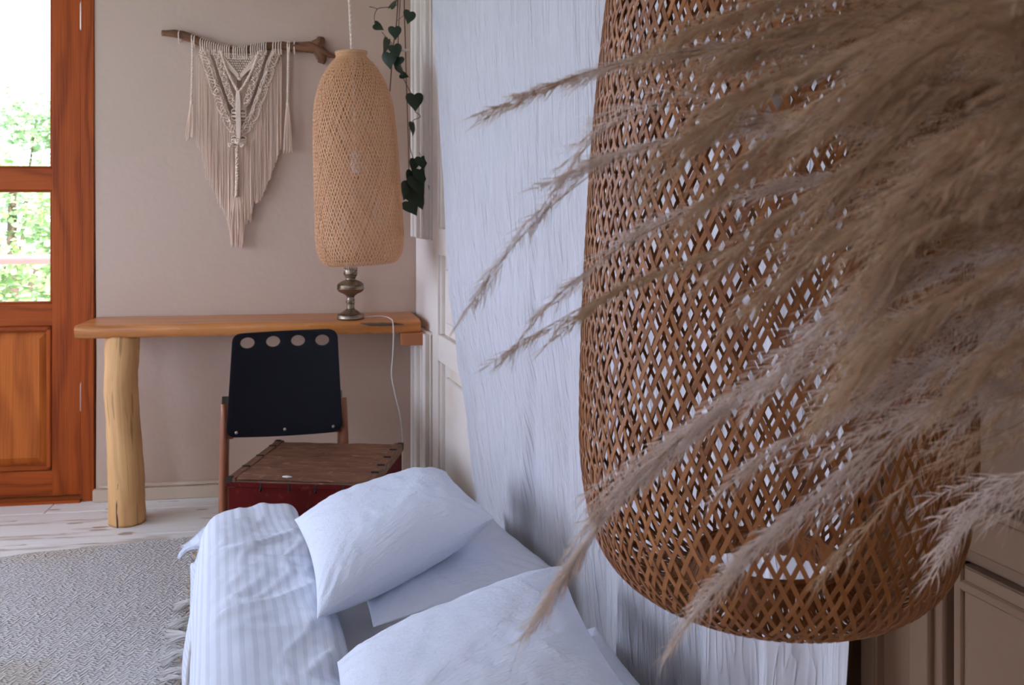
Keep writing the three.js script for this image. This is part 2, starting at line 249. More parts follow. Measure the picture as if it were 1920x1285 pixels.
// ------------------------------------------------------------------ the room
const BACK = -3.909, LEFT = -2.95, NEAR = 1.35, CEIL = 2.62;                // planes of the back wall, left wall, wall behind the camera and ceiling
const CORNER = S(-0.4006, 0, 3.892), RTURN = Math.atan2(-0.9855, 0.1704);   // the right wall leaves the corner slightly open: x runs along it, z points into the room
const rightAt = (z) => CORNER.x + (z - CORNER.z) * (0.1704 / 0.9855);       // x of the right wall's face
const alongRight = (s, h, off) => V3(s, h, off).applyAxisAngle(V3(0, 1, 0), RTURN).add(CORNER);
{
  // wide painted boards across the room, each cut along the slanting right wall
  const floor = structureGroup('floor'), r = rng(11), made = [];
  let z = BACK - 0.1, k = 0;
  const widths = [0.22, 0.28, 0.24, 0.3];
  while (z < NEAR) {
    const w = widths[k % 4] + 0.02 * r(), gap = 0.0035, z0 = z, z1 = Math.min(z + w - gap, NEAR + 0.1), top = -0.001 * r(), seam = LEFT + 0.5 + r() * 1.9;
    for (const [a, b] of [[LEFT - 0.1, seam - 0.0012], [seam + 0.0012, null]]) {
      const x1a = b ?? rightAt(z0) + 0.06, x1b = b ?? rightAt(z1) + 0.06, bev = 0.0025;
      const sh = new THREE.Shape([[a, -z0], [x1a, -z0], [x1b, -z1], [a, -z1]].map((q) => new THREE.Vector2(...q)));
      const g = new THREE.ExtrudeGeometry(sh, { depth: 0.03, bevelEnabled: true, bevelSize: bev, bevelThickness: bev, bevelOffset: -bev, bevelSegments: 1 });
      g.rotateX(-Math.PI / 2); g.translate(0, -0.03 - bev + top, 0);
      uvBox(g, 0, [r() * 3, r() * 3]);
      mesh('plank', g, M.boards, floor);
    }
    z += w; k++;
  }
  structure('subfloor', box(6.4, 0.14, 6.2, [-1, -0.12, -1.3]), M.concrete);
  // back wall with the door opening
  const sh = new THREE.Shape([[LEFT - 0.25, -0.05], [-2.70, -0.05], [-2.70, 2.3], [-1.152, 2.3], [-1.146, 1.4], [-1.139, 0.6], [-1.142, -0.05], [0.55, -0.05], [0.55, CEIL + 0.1], [LEFT - 0.25, CEIL + 0.1]].map((q) => new THREE.Vector2(...q)));
  const g = new THREE.ExtrudeGeometry(sh, { depth: 0.3, bevelEnabled: true, bevelSize: 0.006, bevelThickness: 0.006, bevelOffset: -0.006, bevelSegments: 2 });
  structure('wall_back', uvBox(g.translate(0, 0, BACK - 0.306), 0), M.wall);
  // left wall with its window opening
  const wl = new THREE.Shape([[-NEAR - 0.2, -0.05], [-BACK + 0.3, -0.05], [-BACK + 0.3, CEIL + 0.1], [-NEAR - 0.2, CEIL + 0.1]].map((q) => new THREE.Vector2(...q)));
  wl.holes.push(new THREE.Path([[1.3, 0.55], [3.7, 0.55], [3.7, 2.45], [1.3, 2.45]].map((q) => new THREE.Vector2(...q))));
  const gl = new THREE.ExtrudeGeometry(wl, { depth: 0.28, bevelEnabled: false }).rotateY(Math.PI / 2);
  structure('wall_left', uvBox(gl.translate(LEFT - 0.28, 0, 0), 2), M.wall);
  const wn = new THREE.Shape([[-3.35, -0.05], [1.85, -0.05], [1.85, CEIL + 0.05], [-3.35, CEIL + 0.05]].map((q) => new THREE.Vector2(...q)));
  wn.holes.push(new THREE.Path([[-2.75, 0.7], [-1.55, 0.7], [-1.55, 2.3], [-2.75, 2.3]].map((q) => new THREE.Vector2(...q))));
  structure('wall_near', uvBox(new THREE.ExtrudeGeometry(wn, { depth: 0.2, bevelEnabled: false }).translate(0, 0, NEAR), 0), M.wall);
  structure('ceiling', box(6.4, 0.15, 6.2, [-1, CEIL + 0.075, -1.3]), M.ceiling);
  const rw = structure('wall_right', box(5.9, CEIL + 0.1, 0.2, [2.65, CEIL / 2, -0.1]), M.shadedPaint);
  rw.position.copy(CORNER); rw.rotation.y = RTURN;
  // skirting of the back wall: board and a little moulding
  const bb = structureGroup('baseboard_back');
  mesh('board', box(1.31, 0.05, 0.028, [-0.49, 0.025, BACK + 0.014], 0.004), M.skirting, bb);
  mesh('moulding', box(1.29, 0.016, 0.018, [-0.48, 0.058, BACK + 0.009], 0.006), M.skirting, bb);
}
// double door of stained pine: door_1 > jamb, leaf > stile, rail, panel, pane, hinge
{
  const d = structureGroup('door_1', V3(0, 0, BACK));
  for (const x of [-1.171, -2.676]) mesh('jamb', box(0.052, 2.3, 0.1, [x, 1.15, -0.045], 0.004), M.door, d);
  mesh('jamb', box(1.45, 0.09, 0.1, [-1.92, 2.27, -0.045], 0.004), M.door, d);
  mesh('threshold', box(1.45, 0.022, 0.16, [-1.92, 0.002, -0.06], 0.004), M.door, d);
  for (const [k, x1] of [-1.203, -1.930].entries()) {
    const w = 0.718, leaf = part('leaf', d), x0 = x1 - w, zc = -0.048, st = 0.115, cx = (x0 + x1) / 2, iw = w - 2 * st;
    for (const x of [x0 + st / 2, x1 - st / 2]) mesh('stile', box(st, 2.21, 0.045, [x, 1.122, zc], 0.005), M.door, leaf);
    for (const [a, b] of [[0.017, 0.124], [0.713, 0.806], [1.267, 1.358], [2.1, 2.227]]) mesh('rail', box(iw + 0.01, b - a, 0.043, [cx, (a + b) / 2, zc], 0.005, 0), M.door, leaf);
    for (const [a, b] of [[0.806, 1.267], [1.358, 2.1]]) {
      mesh('pane', box(iw, b - a, 0.004, [cx, (a + b) / 2, zc], 0.001), M.glass, leaf);
      const beads = [];
      for (const s of [-1, 1]) { beads.push(box(0.009, b - a, 0.012, [cx + s * (iw / 2 - 0.004), (a + b) / 2, zc + 0.012], 0.004)); beads.push(box(iw, 0.009, 0.012, [cx, (a + b) / 2 + s * ((b - a) / 2 - 0.004), zc + 0.012], 0.004)); }
      mesh('glazing_bead', merge(beads), M.door, leaf);
    }
    // raised and fielded lower panel inside a moulding
    const mo = [];
    for (const s of [-1, 1]) { mo.push(box(0.022, 0.589, 0.02, [cx + s * (iw / 2 - 0.011), 0.4185, zc + 0.016], 0.008)); mo.push(box(iw, 0.022, 0.02, [cx, 0.4185 + s * (0.2945 - 0.011), zc + 0.016], 0.008)); }
    mesh('panel_moulding', merge(mo), M.door, leaf);
    mesh('panel_board', box(iw + 0.02, 0.6, 0.012, [cx, 0.4185, zc - 0.004], 0.001, 1), M.door, leaf);
    const f = new THREE.Shape([[-1, -1], [1, -1], [1, 1], [-1, 1]].map(([a, b]) => new THREE.Vector2(a * (iw / 2 - 0.024), b * 0.268)));
    const pg = new THREE.ExtrudeGeometry(f, { depth: 0.012, bevelEnabled: true, bevelSize: 0.026, bevelThickness: 0.012, bevelOffset: -0.026, bevelSegments: 1 });
    mesh('panel', uvBox(pg.translate(cx, 0.4185, zc - 0.01), 1), M.doorPanel, leaf);
    const hx = k ? x0 - 0.003 : x1 + 0.003;
    for (const y of [0.42, 1.98]) {
      const h = mesh('hinge', merge([lathe([[0, -0.062], [0.004, -0.058], [0.0065, -0.052], [0.0065, 0.05], [0.0045, 0.056], [0.003, 0.064], [0, 0.066]], 14).translate(hx, y, -0.018), box(0.016, 0.088, 0.004, [hx, y, -0.03], 0.001)]), M.steel, leaf);
      h.userData.label = 'brass-coloured pin hinge';
    }
    if (!k) continue;
    mesh('handle', merge([box(0.03, 0.17, 0.006, [x1 - 0.05, 1.05, zc + 0.026]), tube([V3(x1 - 0.05, 1.08, zc + 0.03), V3(x1 - 0.05, 1.08, zc + 0.07), V3(x1 - 0.09, 1.08, zc + 0.075), V3(x1 - 0.16, 1.075, zc + 0.075)], 0.007, 16, 8)]), M.steel, leaf);
  }
}
// casement in the left wall (outside the frame, it lights the room)
{
  const w = structureGroup('window_1', V3(LEFT - 0.12, 0, 0));
  for (const z of [-1.33, -2.5, -3.67]) mesh('post', box(0.06, 1.9, 0.06, [0, 1.5, z]), M.door, w);
  for (const y of [0.58, 2.42]) mesh('rail', box(0.06, 0.06, 2.4, [0, y, -2.5]), M.door, w);
  for (const z of [-1.915, -3.085]) mesh('pane', box(0.004, 1.78, 1.11, [0, 1.5, z], 0.001), M.glass, w);
  mesh('sill', box(0.34, 0.03, 2.45, [0.06, 0.535, -2.5], 0.006), M.paint, w);
  const v = structureGroup('added_window_2', V3(-2.15, 0, NEAR + 0.1));  // unseen window added behind the camera as fill light
  for (const x of [-0.57, 0, 0.57]) mesh('post', box(0.06, 1.6, 0.06, [x, 1.5, 0]), M.door, v);
  for (const y of [0.73, 2.27]) mesh('rail', box(1.2, 0.06, 0.06, [0, y, 0]), M.door, v);
  for (const x of [-0.285, 0.285]) mesh('pane', box(0.51, 1.48, 0.004, [x, 1.5, 0], 0.001), M.glass, v);
}
// right wall: casing beside the corner, panelled door behind the curtain, casing and wainscot nearer the camera
{
  const c = structureGroup('trim_1', CORNER, RTURN), rails = [];
  const flutes = (x0, x1, y0, y1) => {
    mesh('casing_board', box(x1 - x0, y1 - y0, 0.03, [(x0 + x1) / 2, (y0 + y1) / 2, 0.015], 0.003, 1), M.paint, c);
    for (const [a, b, t] of [[0.02, 0.05, 0.014], [0.075, 0.085, 0.008], [0.105, 0.15, 0.018], [0.19, 0.2, 0.008], [0.235, 0.25, 0.012], [0.285, 0.325, 0.02]]) mesh('bead', box(b - a, y1 - y0 - 0.004, t, [x0 + (a + b) / 2, (y0 + y1) / 2, 0.03 + t / 2 - 0.001], 0.005, 1), M.paint, c);
  };
  flutes(0.01, 0.35, 1.07, CEIL); flutes(0.01, 0.35, 0, 0.7);
  mesh('block', box(0.35, 0.368, 0.014, [0.18, 0.885, 0.007], 0.005), M.paint, c);
  const d = structureGroup('door_2', alongRight(-0.225, 0, 0), RTURN);
  for (const [a, b] of [[0.625, 0.715], [1.35, 1.44]]) mesh('stile', box(b - a, 2.1, 0.034, [(a + b) / 2, 1.06, 0.017], 0.003), M.paint, d);
  for (const [a, b] of [[0.01, 0.13], [0.62, 0.72], [1.02, 1.12], [1.98, 2.11]]) mesh('rail', box(0.64, b - a, 0.032, [1.0325, (a + b) / 2, 0.016], 0.003), M.paint, d);
  for (const [a, b] of [[0.13, 0.62], [0.72, 1.02], [1.12, 1.98]]) { mesh('panel', box(0.635, b - a, 0.01, [1.0325, (a + b) / 2, 0.005], 0.002), M.paint, d); for (const x of [0.725, 1.34]) mesh('moulding', box(0.016, b - a, 0.02, [x, (a + b) / 2, 0.017], 0.006), M.paint, d); mesh('field', box(0.5, b - a - 0.1, 0.016, [1.0325, (a + b) / 2, 0.014], 0.006), M.paint, d); }
  const e = structureGroup('trim_2', alongRight(-0.03, 0, 0), RTURN);
  for (const [a, b, t] of [[2.80, 3.0, 0.022], [2.82, 2.84, 0.032], [2.87, 2.9, 0.036], [2.95, 2.985, 0.03]]) mesh('casing_board', box(b - a, CEIL, t, [(a + b) / 2, CEIL / 2, t / 2], 0.005, 1), M.shadedPaint, e);
  const w = structureGroup('trim_3', alongRight(-0.05, 0, 0), RTURN);
  mesh('wainscot_board', box(1.6, 0.80, 0.018, [3.83, 0.40, 0.009], 0.004, 0), M.shadedPaint, w);
  mesh('dado_rail', box(1.6, 0.05, 0.024, [3.83, 0.846, 0.012], 0.006, 0), M.shadedPaint, w);
  mesh('dado_cap', box(1.6, 0.012, 0.03, [3.83, 0.876, 0.015], 0.004, 0), M.shadedPaint, w);
  mesh('wainscot_moulding', box(1.6, 0.014, 0.022, [3.83, 0.778, 0.011], 0.005, 0), M.shadedPaint, w);
  mesh('wainscot_stile', box(0.014, 0.8, 0.022, [3.04, 0.40, 0.011], 0.004, 1), M.shadedPaint, w);
}

// ------------------------------------------------------------------ outside
{
  structure('ground', new THREE.PlaneGeometry(60, 60, 1, 1).rotateX(-Math.PI / 2).translate(-5, -2.9, -20), M.lawn);
  structure('balcony_floor', box(4.4, 0.16, 1.15, [-1.9, -0.1, BACK - 0.306 - 0.58]), M.concrete);
  const b = thing('balcony_railing', 'pale pinkish balcony handrail seen through the lower glass of the door', 'railing', V3(-1.9, -0.02, BACK - 1.3));
  mesh('handrail', lathe([[0, -2.1], [0.022, -2.1], [0.026, -2.09], [0.026, 2.09], [0.022, 2.1], [0, 2.1]], 16).rotateZ(Math.PI / 2).translate(0, 0.93, 0), M.railPaint, b);
  for (const x of [-2.0, -0.95, 0.95, 2.0]) mesh('post', box(0.035, 0.93, 0.035, [x, 0.465, 0], 0.006), M.railPaint, b);
  mesh('lower_bar', box(4.1, 0.025, 0.025, [0, 0.12, 0], 0.005), M.railPaint, b);
  const leafShape = (w, l) => { const g = gridGeometry(2, 4, (u, v) => V3((u - 0.5) * w * Math.sin(Math.PI * Math.pow(v, 0.75) * 0.96 + 0.06), 0.12 * l * Math.abs(u - 0.5) + 0.18 * l * v * v, v * l)); return g; };
  function tree(name, label, foot, trunkTop, clumps, n, size, tones, seed) {
    const t = thing(name, label, 'tree', foot), r = rng(seed), H = trunkTop;
    const limbs = [limb([V3(0, 0, 0), V3(0.06, H * 0.4, 0.04), V3(-0.05, H * 0.8, 0), V3(0, H, 0.03)], [0.13, 0.1, 0.07, 0.03], 14, 9, 0.12, seed)];
    for (const [x, y, z] of clumps) limbs.push(limb([V3(0, H * 0.55, 0), V3(x * 0.5, lerp(H * 0.55, y, 0.6), z * 0.5), V3(x, y, z)], [0.045, 0.025, 0.01], 8, 6, 0.1, seed + 3));
    mesh('trunk', merge(limbs), M.bark, t);
    const im = new THREE.InstancedMesh(leafShape(size * 0.75, size), M.foliage, n), o = new THREE.Object3D(), c = new THREE.Color();
    const twigs = clumps.flatMap(([x, y, z, R]) => Array.from({ length: 26 }, () => { const q = V3(r() * 2 - 1, r() * 2 - 1, r() * 2 - 1).normalize().multiplyScalar(R * Math.pow(r(), 0.4)); return V3(x, y, z).add(q); }));
    for (let i = 0; i < n; i++) {
      const w = twigs[Math.floor(r() * twigs.length)], sp = size * 3.2;
      o.position.set(w.x + (r() + r() - 1) * sp, w.y + (r() + r() - 1) * sp, w.z + (r() + r() - 1) * sp);
      o.rotation.set(r() * 1.6 - 0.2, r() * 6.28, (r() - 0.5) * 1.2); o.scale.setScalar(0.6 + 0.7 * r()); o.updateMatrix(); im.setMatrixAt(i, o.matrix);
      const a = tones[0], b2 = tones[1], k = r(); im.setColorAt(i, c.setRGB(lerp(a[0], b2[0], k), lerp(a[1], b2[1], k), lerp(a[2], b2[2], k)));
    }
    im.name = 'foliage'; im.castShadow = im.receiveShadow = true; stuff(im); t.add(im);
  }
  tree('bushy_tree', 'bright green broad-leaved tree crowding up behind the balcony handrail', S(-4.3, -2.9, 7.6), 2.6, [[0.3, 3.1, 0, 0.75], [1.1, 3.3, 0.2, 0.7], [-0.8, 3.3, 0.1, 0.8], [0.6, 3.9, -0.1, 0.62], [-0.3, 4.0, 0, 0.6], [1.4, 2.6, 0.1, 0.6], [-1.5, 2.8, 0, 0.7], [0.3, 2.3, 0.2, 0.8], [1.1, 3.85, 0, 0.4]], 16000, 0.068, [[0.20, 0.34, 0.09], [0.38, 0.52, 0.22]], 501);
  tree('airy_tree', 'pale loose tree rising against the white sky in the upper glass', S(-6.3, -2.9, 11.5), 4.6, [[0, 4.6, 0, 0.7], [0.7, 4.2, 0, 0.6], [-0.7, 4.5, 0, 0.6], [0.25, 5.2, 0, 0.42], [1.1, 4.7, 0.2, 0.35], [-0.2, 3.6, 0, 0.9], [-1.3, 4.0, 0, 0.6]], 5200, 0.075, [[0.20, 0.32, 0.12], [0.36, 0.48, 0.24]], 502);
}

// ------------------------------------------------------------------ desk
{
  const t = thing('live_edge_desk', 'narrow honey-coloured live-edge wooden desk on one bent log leg against the back wall', 'desk');
  const XL = -1.133, XR = 0.163, top = 0.75, prof = [];                     // cross-section from back top over the front edge to back bottom: [share of depth, share of thickness]
  for (const q of [[0, 1], [0.3, 1], [0.6, 1], [0.85, 1], [0.955, 0.985], [0.985, 0.93], [1, 0.8], [0.995, 0.5], [0.985, 0.22], [0.97, 0.07], [0.94, 0], [0.6, 0], [0.3, 0], [0, 0], [-0.004, 0.5], [0, 1]]) prof.push(q);
  const zb = BACK + 0.008, N = 90;
  const slab = (i, v) => {
    const q = prof[i], x = lerp(XL, XR, v), right = sm(0.5, 0.95, v);
    let front = -3.622 + 0.007 * free(v * 7, 3, 21) - 0.010 * Math.sin(v * 9) * right;
    let y = top - 0.05 * (1 - q[1]) - 0.004 * right * (1 - q[1]);
    const edge = sm(0.9, 1.0, q[0]);
    const bite = right * edge * (1 - q[1]) * 0.5;                            // bark edge falls back under the top on the right
    let z = lerp(zb, front, q[0]) - bite * 0.02 * (0.6 + 0.5 * free(v * 24, q[1] * 4, 31)) + edge * 0.003 * free(v * 40, q[1] * 3, 22) * (0.3 + right);
    y -= right * sm(0.75, 1, q[0]) * (q[1] > 0.7 ? 0.006 + 0.004 * free(v * 22, 2, 33) : 0);
    y += 0.0012 * free(v * 10, q[0] * 3, 23);
    const skew = v > 0.9 ? (v - 0.9) * 10 * lerp(-0.03, 0.006, q[0]) : 0;
    return V3(x + skew, y, z);
  };
  const side = gridGeometry(prof.length - 1, N, (u, v) => slab(Math.round(u * (prof.length - 1)), v), false, (u, v) => { const q = prof[Math.round(u * (prof.length - 1))]; return [v * 1.3, q[0] * 0.3 + (1 - q[1]) * 0.05]; });
  const ends = [];
  for (const v of [0, 1]) {
    const p = prof.slice(0, -1).map((_, i) => slab(i, v)), c = p.reduce((a, b) => a.clone().add(b), V3(0, 0, 0)).multiplyScalar(1 / p.length), pos = [];
    p.forEach((a, i) => { const b = p[(i + 1) % p.length]; for (const q of v ? [c, b, a] : [c, a, b]) pos.push(q.x, q.y, q.z); });
    const g = new THREE.BufferGeometry(); g.setAttribute('position', new THREE.Float32BufferAttribute(pos, 3)); g.computeVertexNormals(); g.setAttribute('uv', new THREE.Float32BufferAttribute(pos.length / 3 * 2, 2)); uvBox(g, 2); ends.push(g);
  }
  mesh('tabletop', merge([toCreasedNormals(side, 0.7), ...ends]), M.desk, t);
  const leg = limb([V3(-0.945, -0.002, -3.632), V3(-0.948, 0.10, -3.635), V3(-0.955, 0.22, -3.645), V3(-0.965, 0.33, -3.66), V3(-0.975, 0.43, -3.675), V3(-0.982, 0.52, -3.685), V3(-0.98, 0.62, -3.69), V3(-0.975, 0.705, -3.69)], [0.066, 0.066, 0.064, 0.062, 0.06, 0.061, 0.062, 0.062], 60, 40, 0.035, 41);
  const lm = mesh('leg', leg, M.log, t); lm.userData.label = 'pale peeled log leg, bent and split by a drying crack';
  const cr = [];
  for (const [x, y, z, l] of [[-0.966, 0.08, 0, 0.165]]) cr.push(limb([V3(x + 0.002, y - l / 2, -3.5705), V3(x - 0.001, y, -3.5725), V3(x + 0.001, y + l / 2, -3.5775)], [0.0036, 0.0036, 0.0006], 8, 6));
  mesh('crack', merge(cr), M.vineStem, t);
  mesh('bark_strip', limb([V3(-0.07, 0.741, -3.6165), V3(-0.02, 0.738, -3.613), V3(0.02, 0.737, -3.6145), V3(0.06, 0.735, -3.617), V3(0.10, 0.733, -3.6185)], [0.002, 0.0055, 0.0075, 0.006, 0.002], 40, 8, 0.5, 47), M.bark, t).userData.label = 'dark bark left on the front edge';
  mesh('bracket', box(0.115, 0.05, 0.20, [0.146, 0.672, -3.73], 0.004, 0), M.bracket, t).userData.label = 'reddish wooden bracket under the right end';
}
// ------------------------------------------------------------------ old oil lamp foot with its white cable
{
  const at = V3(-0.11, 0.7495, -3.715), t = thing('oil_lamp_base', 'tarnished pewter oil lamp foot with white cable standing on the desk', 'lamp', at);
  mesh('foot', lathe([[0, 0], [0.054, 0], [0.0545, 0.004], [0.0525, 0.008], [0.0525, 0.015], [0.050, 0.0175], [0.044, 0.019], [0.0375, 0.0235], [0.026, 0.032], [0.019, 0.037], [0.0165, 0.040], [0, 0.041]], 48), M.pewter, t);
  mesh('stem', lathe([[0.0155, 0.038], [0.0152, 0.052], [0.0165, 0.057], [0.0162, 0.0615], [0.020, 0.065], [0.0165, 0.0685], [0.0172, 0.073], [0.0175, 0.076], [0.015, 0.079], [0.0148, 0.084], [0.0165, 0.0905], [0.023, 0.097]], 40), M.pewter, t);
  mesh('font', lathe([[0.016, 0.089], [0.022, 0.095], [0.032, 0.101], [0.043, 0.106], [0.0505, 0.112], [0.0525, 0.117], [0.0545, 0.1185], [0.0545, 0.123], [0.053, 0.1245], [0.0535, 0.132], [0.052, 0.139], [0.045, 0.145], [0.034, 0.151], [0.022, 0.155], [0.0185, 0.158], [0.0195, 0.162], [0.0215, 0.166], [0, 0.167]], 52), M.pewter, t);
  const crown = [lathe([[0.019, 0.161], [0.0205, 0.166], [0.0255, 0.1735], [0.0275, 0.1785], [0.029, 0.180], [0.027, 0.183], [0.0272, 0.1965], [0.0255, 0.1965], [0.0245, 0.183], [0, 0.181]], 36)];
  for (let i = 0; i < 18; i++) { const a = i / 18 * 2 * Math.PI, g = new THREE.ConeGeometry(0.0042, 0.013, 5).scale(1, 1, 0.4).rotateY(-a + Math.PI / 2).translate(0.0265 * Math.cos(a), 0.2025, 0.0265 * Math.sin(a)); crown.push(g); }
  mesh('burner_crown', merge(crown), M.pewter, t).userData.label = 'toothed burner crown';
  const c = [[-0.058, 0.7535, -3.712], [-0.03, 0.7535, -3.735], [0.005, 0.7535, -3.745], [0.03, 0.7535, -3.715], [0.048, 0.754, -3.65], [0.056, 0.749, -3.617], [0.06, 0.70, -3.602], [0.056, 0.60, -3.604], [0.052, 0.54, -3.605], [0.066, 0.46, -3.606], [0.085, 0.38, -3.61], [0.094, 0.30, -3.61], [0.096, 0.2, -3.61], [0.09, 0.06, -3.63], [0.06, 0.004, -3.68], [-0.05, 0.004, -3.78]];
  mesh('cable', tube(c.map((p) => V3(...p).sub(at)), 0.0021, 120, 8), M.whitePlastic, t).userData.label = 'white cable hanging over the desk edge';
}
// ------------------------------------------------------------------ chair, its back to the camera
{
  const o = S(-0.800, 0, 3.2), t = thing('plywood_chair', 'wooden chair with black plywood back, four round holes in it, pushed under the desk', 'chair', o, -YAW + 0.27);
  const w0 = 0.198, w1 = 0.178, H = 0.378, R = 0.035, sh = new THREE.Shape();
  sh.moveTo(-w0 + R, 0.01); sh.quadraticCurveTo(0, -0.006, w0 - R, 0.006); sh.quadraticCurveTo(w0, 0.01, w0 - 0.001, R + 0.01); sh.lineTo(w1 + 0.001, H - R); sh.quadraticCurveTo(w1, H, w1 - R, H); sh.quadraticCurveTo(0, H - 0.004, -w1 + R, H - 0.004); sh.quadraticCurveTo(-w1, H - 0.004, -w1 - 0.001, H - R); sh.lineTo(-w0, R + 0.01); sh.quadraticCurveTo(-w0 - 0.001, 0.012, -w0 + R, 0.01);
  for (const x of [-0.128, -0.042, 0.043, 0.126]) { const h = new THREE.Path(); h.absellipse(x, H - 0.039, 0.0235, 0.0195, 0, 2 * Math.PI, true); sh.holes.push(h); }
  let g = new THREE.ExtrudeGeometry(sh, { depth: 0.009, bevelEnabled: true, bevelSize: 0.003, bevelThickness: 0.003, bevelOffset: -0.003, bevelSegments: 2, curveSegments: 24 });
  g.deleteAttribute('uv');
  g = new TessellateModifier(0.035, 8).modify(g);
  const p = g.attributes.position;
  for (let i = 0; i < p.count; i++) { const x = p.getX(i), y = p.getY(i); p.setZ(i, p.getZ(i) - 0.9 * (0.04 - x * x) * (0.6 + y) + 0.10 * y - 0.09 * y * (H - y) * 2); }
  g = toCreasedNormals(g, 0.6); g.computeBoundingBox(); uvBox(g, 1);
  const b = mesh('backrest', g.translate(0, 0.392, 0.012), M.black, t);
  const screws = [[-0.165, 0.421], [0.165, 0.421], [-0.002, 0.417]].map(([x, y]) => new THREE.SphereGeometry(0.0055, 12, 8).scale(1, 1, 0.45).translate(x, y, 0.022 - (Math.abs(x) < 0.1 ? 0.020 : -0.001)));
  for (const g of screws) mesh('screw', g, M.steel, b);
  // moulded seat rising to its front edge under the desk
  mesh('seat', cloth(24, 24, (u, v) => { const x = (u - 0.5) * lerp(0.40, 0.46, v); return V3(x, lerp(0.432, 0.475, v) - 0.02 * (1 - 6 * x * x) * Math.sin(v * Math.PI) - 0.05 * Math.pow(clamp((v - 0.85) / 0.15), 2), lerp(-0.01, -0.385, v)); }, -0.012), M.seat, t);
  for (const s of [-1, 1]) {
    const x = s * 0.208, xt = s * 0.207;
    mesh('leg', limb([V3(x, 0, 0.02), V3(x, 0.25, -0.012), V3(xt, 0.47, -0.045), V3(xt, 0.505, -0.055)], [0.016, 0.0165, 0.016, 0.013], 16, 12), M.chairWood, t);
    mesh('leg', limb([V3(s * 0.214, 0, -0.36), V3(s * 0.212, 0.25, -0.22), V3(s * 0.205, 0.46, -0.085)], [0.013, 0.015, 0.016], 14, 12), M.chairWood, t);
    mesh('side_rail', box(0.022, 0.045, 0.30, [s * 0.186, 0.405, -0.19], 0.006), M.chairWood, t);
  }
}
// ------------------------------------------------------------------ trunk
{
  const W = 0.452, D = 0.44, H = 0.378, t = thing('wooden_trunk', 'old dark red wooden trunk with a scuffed brown top and small iron corner plates', 'trunk', S(-0.625, 0, 2.962), -YAW - 0.088);
  const xs = [-W / 2, W / 2], zs = [-D / 2, D / 2];
  mesh('front_panel', box(W - 0.01, H - 0.03, 0.016, [0, H / 2 - 0.008, D / 2 - 0.009], 0.002, 0), M.trunkRed, t);
  mesh('back_panel', box(W - 0.01, H - 0.03, 0.016, [0, H / 2 - 0.008, -D / 2 + 0.009], 0.002, 0), M.trunkRed, t);
  for (const x of xs) mesh('side_panel', box(0.016, H - 0.03, D - 0.034, [x * 0.962, H / 2 - 0.008, 0], 0.002, 2), M.trunkRed, t);
  mesh('base', box(W - 0.01, 0.014, D - 0.01, [0, 0.008, 0], 0.002), M.trunkRed, t);
  const lid = part('lid', t);
  const lidTop = gridGeometry(40, 40, (u, v) => V3((u - 0.5) * (W - 0.004), H - 0.0015 + 0.0016 * free(u * 9, v * 12, 61) - 0.004 * Math.pow(Math.max(Math.abs(u - 0.5), Math.abs(v - 0.5)) * 2, 24), (0.5 - v) * (D - 0.004)), false, (u, v) => [u * W, v * D]);
  mesh('lid_board', merge([lidTop, box(W - 0.004, 0.024, D - 0.004, [0, H - 0.0195, 0], 0.004)]), M.trunkTop, lid);
  for (const x of xs) mesh('batten', box(0.03, 0.030, D + 0.002, [x * 0.94, H - 0.0145, 0], 0.004, 2), M.trunkTop, lid);
  for (const z of zs) mesh('edge_strip', box(W + 0.002, 0.014, 0.006, [0, H - 0.020, z * 1.002], 0.002), M.trunkRed, lid);
  for (const x of xs) for (const z of zs) mesh('corner_plate', merge([box(0.018, 0.003, 0.018, [x * 0.966, H + 0.0005, z * 0.966], 0.001), box(0.018, 0.022, 0.003, [x * 0.966, H - 0.010, z * 1.008], 0.001), box(0.003, 0.022, 0.018, [x * 1.007, H - 0.010, z * 0.966], 0.001)]), M.darkIron, t);
  const clips = [-0.118, -0.03, 0.052, 0.138];
  for (const x of clips) mesh('clip', merge([box(0.007, 0.018, 0.003, [x, H - 0.022, D / 2 + 0.004], 0.0012), new THREE.SphereGeometry(0.004, 8, 6).translate(x, H - 0.034, D / 2 + 0.006)]), M.darkIron, t);
  for (const z of [-0.13, -0.04, 0.05, 0.13]) mesh('clip', box(0.024, 0.004, 0.010, [W / 2 - 0.014, H + 0.002, z], 0.0015), M.darkIron, t);
  for (const z of [-0.14, -0.02, 0.10]) mesh('clip', box(0.024, 0.004, 0.009, [-W / 2 + 0.014, H + 0.002, z], 0.0015), M.darkIron, t);
  mesh('paint_chip', limb([V3(-0.06, H + 0.0005, 0.195), V3(-0.045, H + 0.001, 0.198), V3(-0.03, H + 0.0005, 0.196)], [0.002, 0.0045, 0.002], 6, 6), M.whitePlastic, lid);
  mesh('corner_plate', box(0.022, 0.026, 0.004, [-W / 2 + 0.014, 0.16, D / 2 + 0.001], 0.001), M.darkIron, t);
}
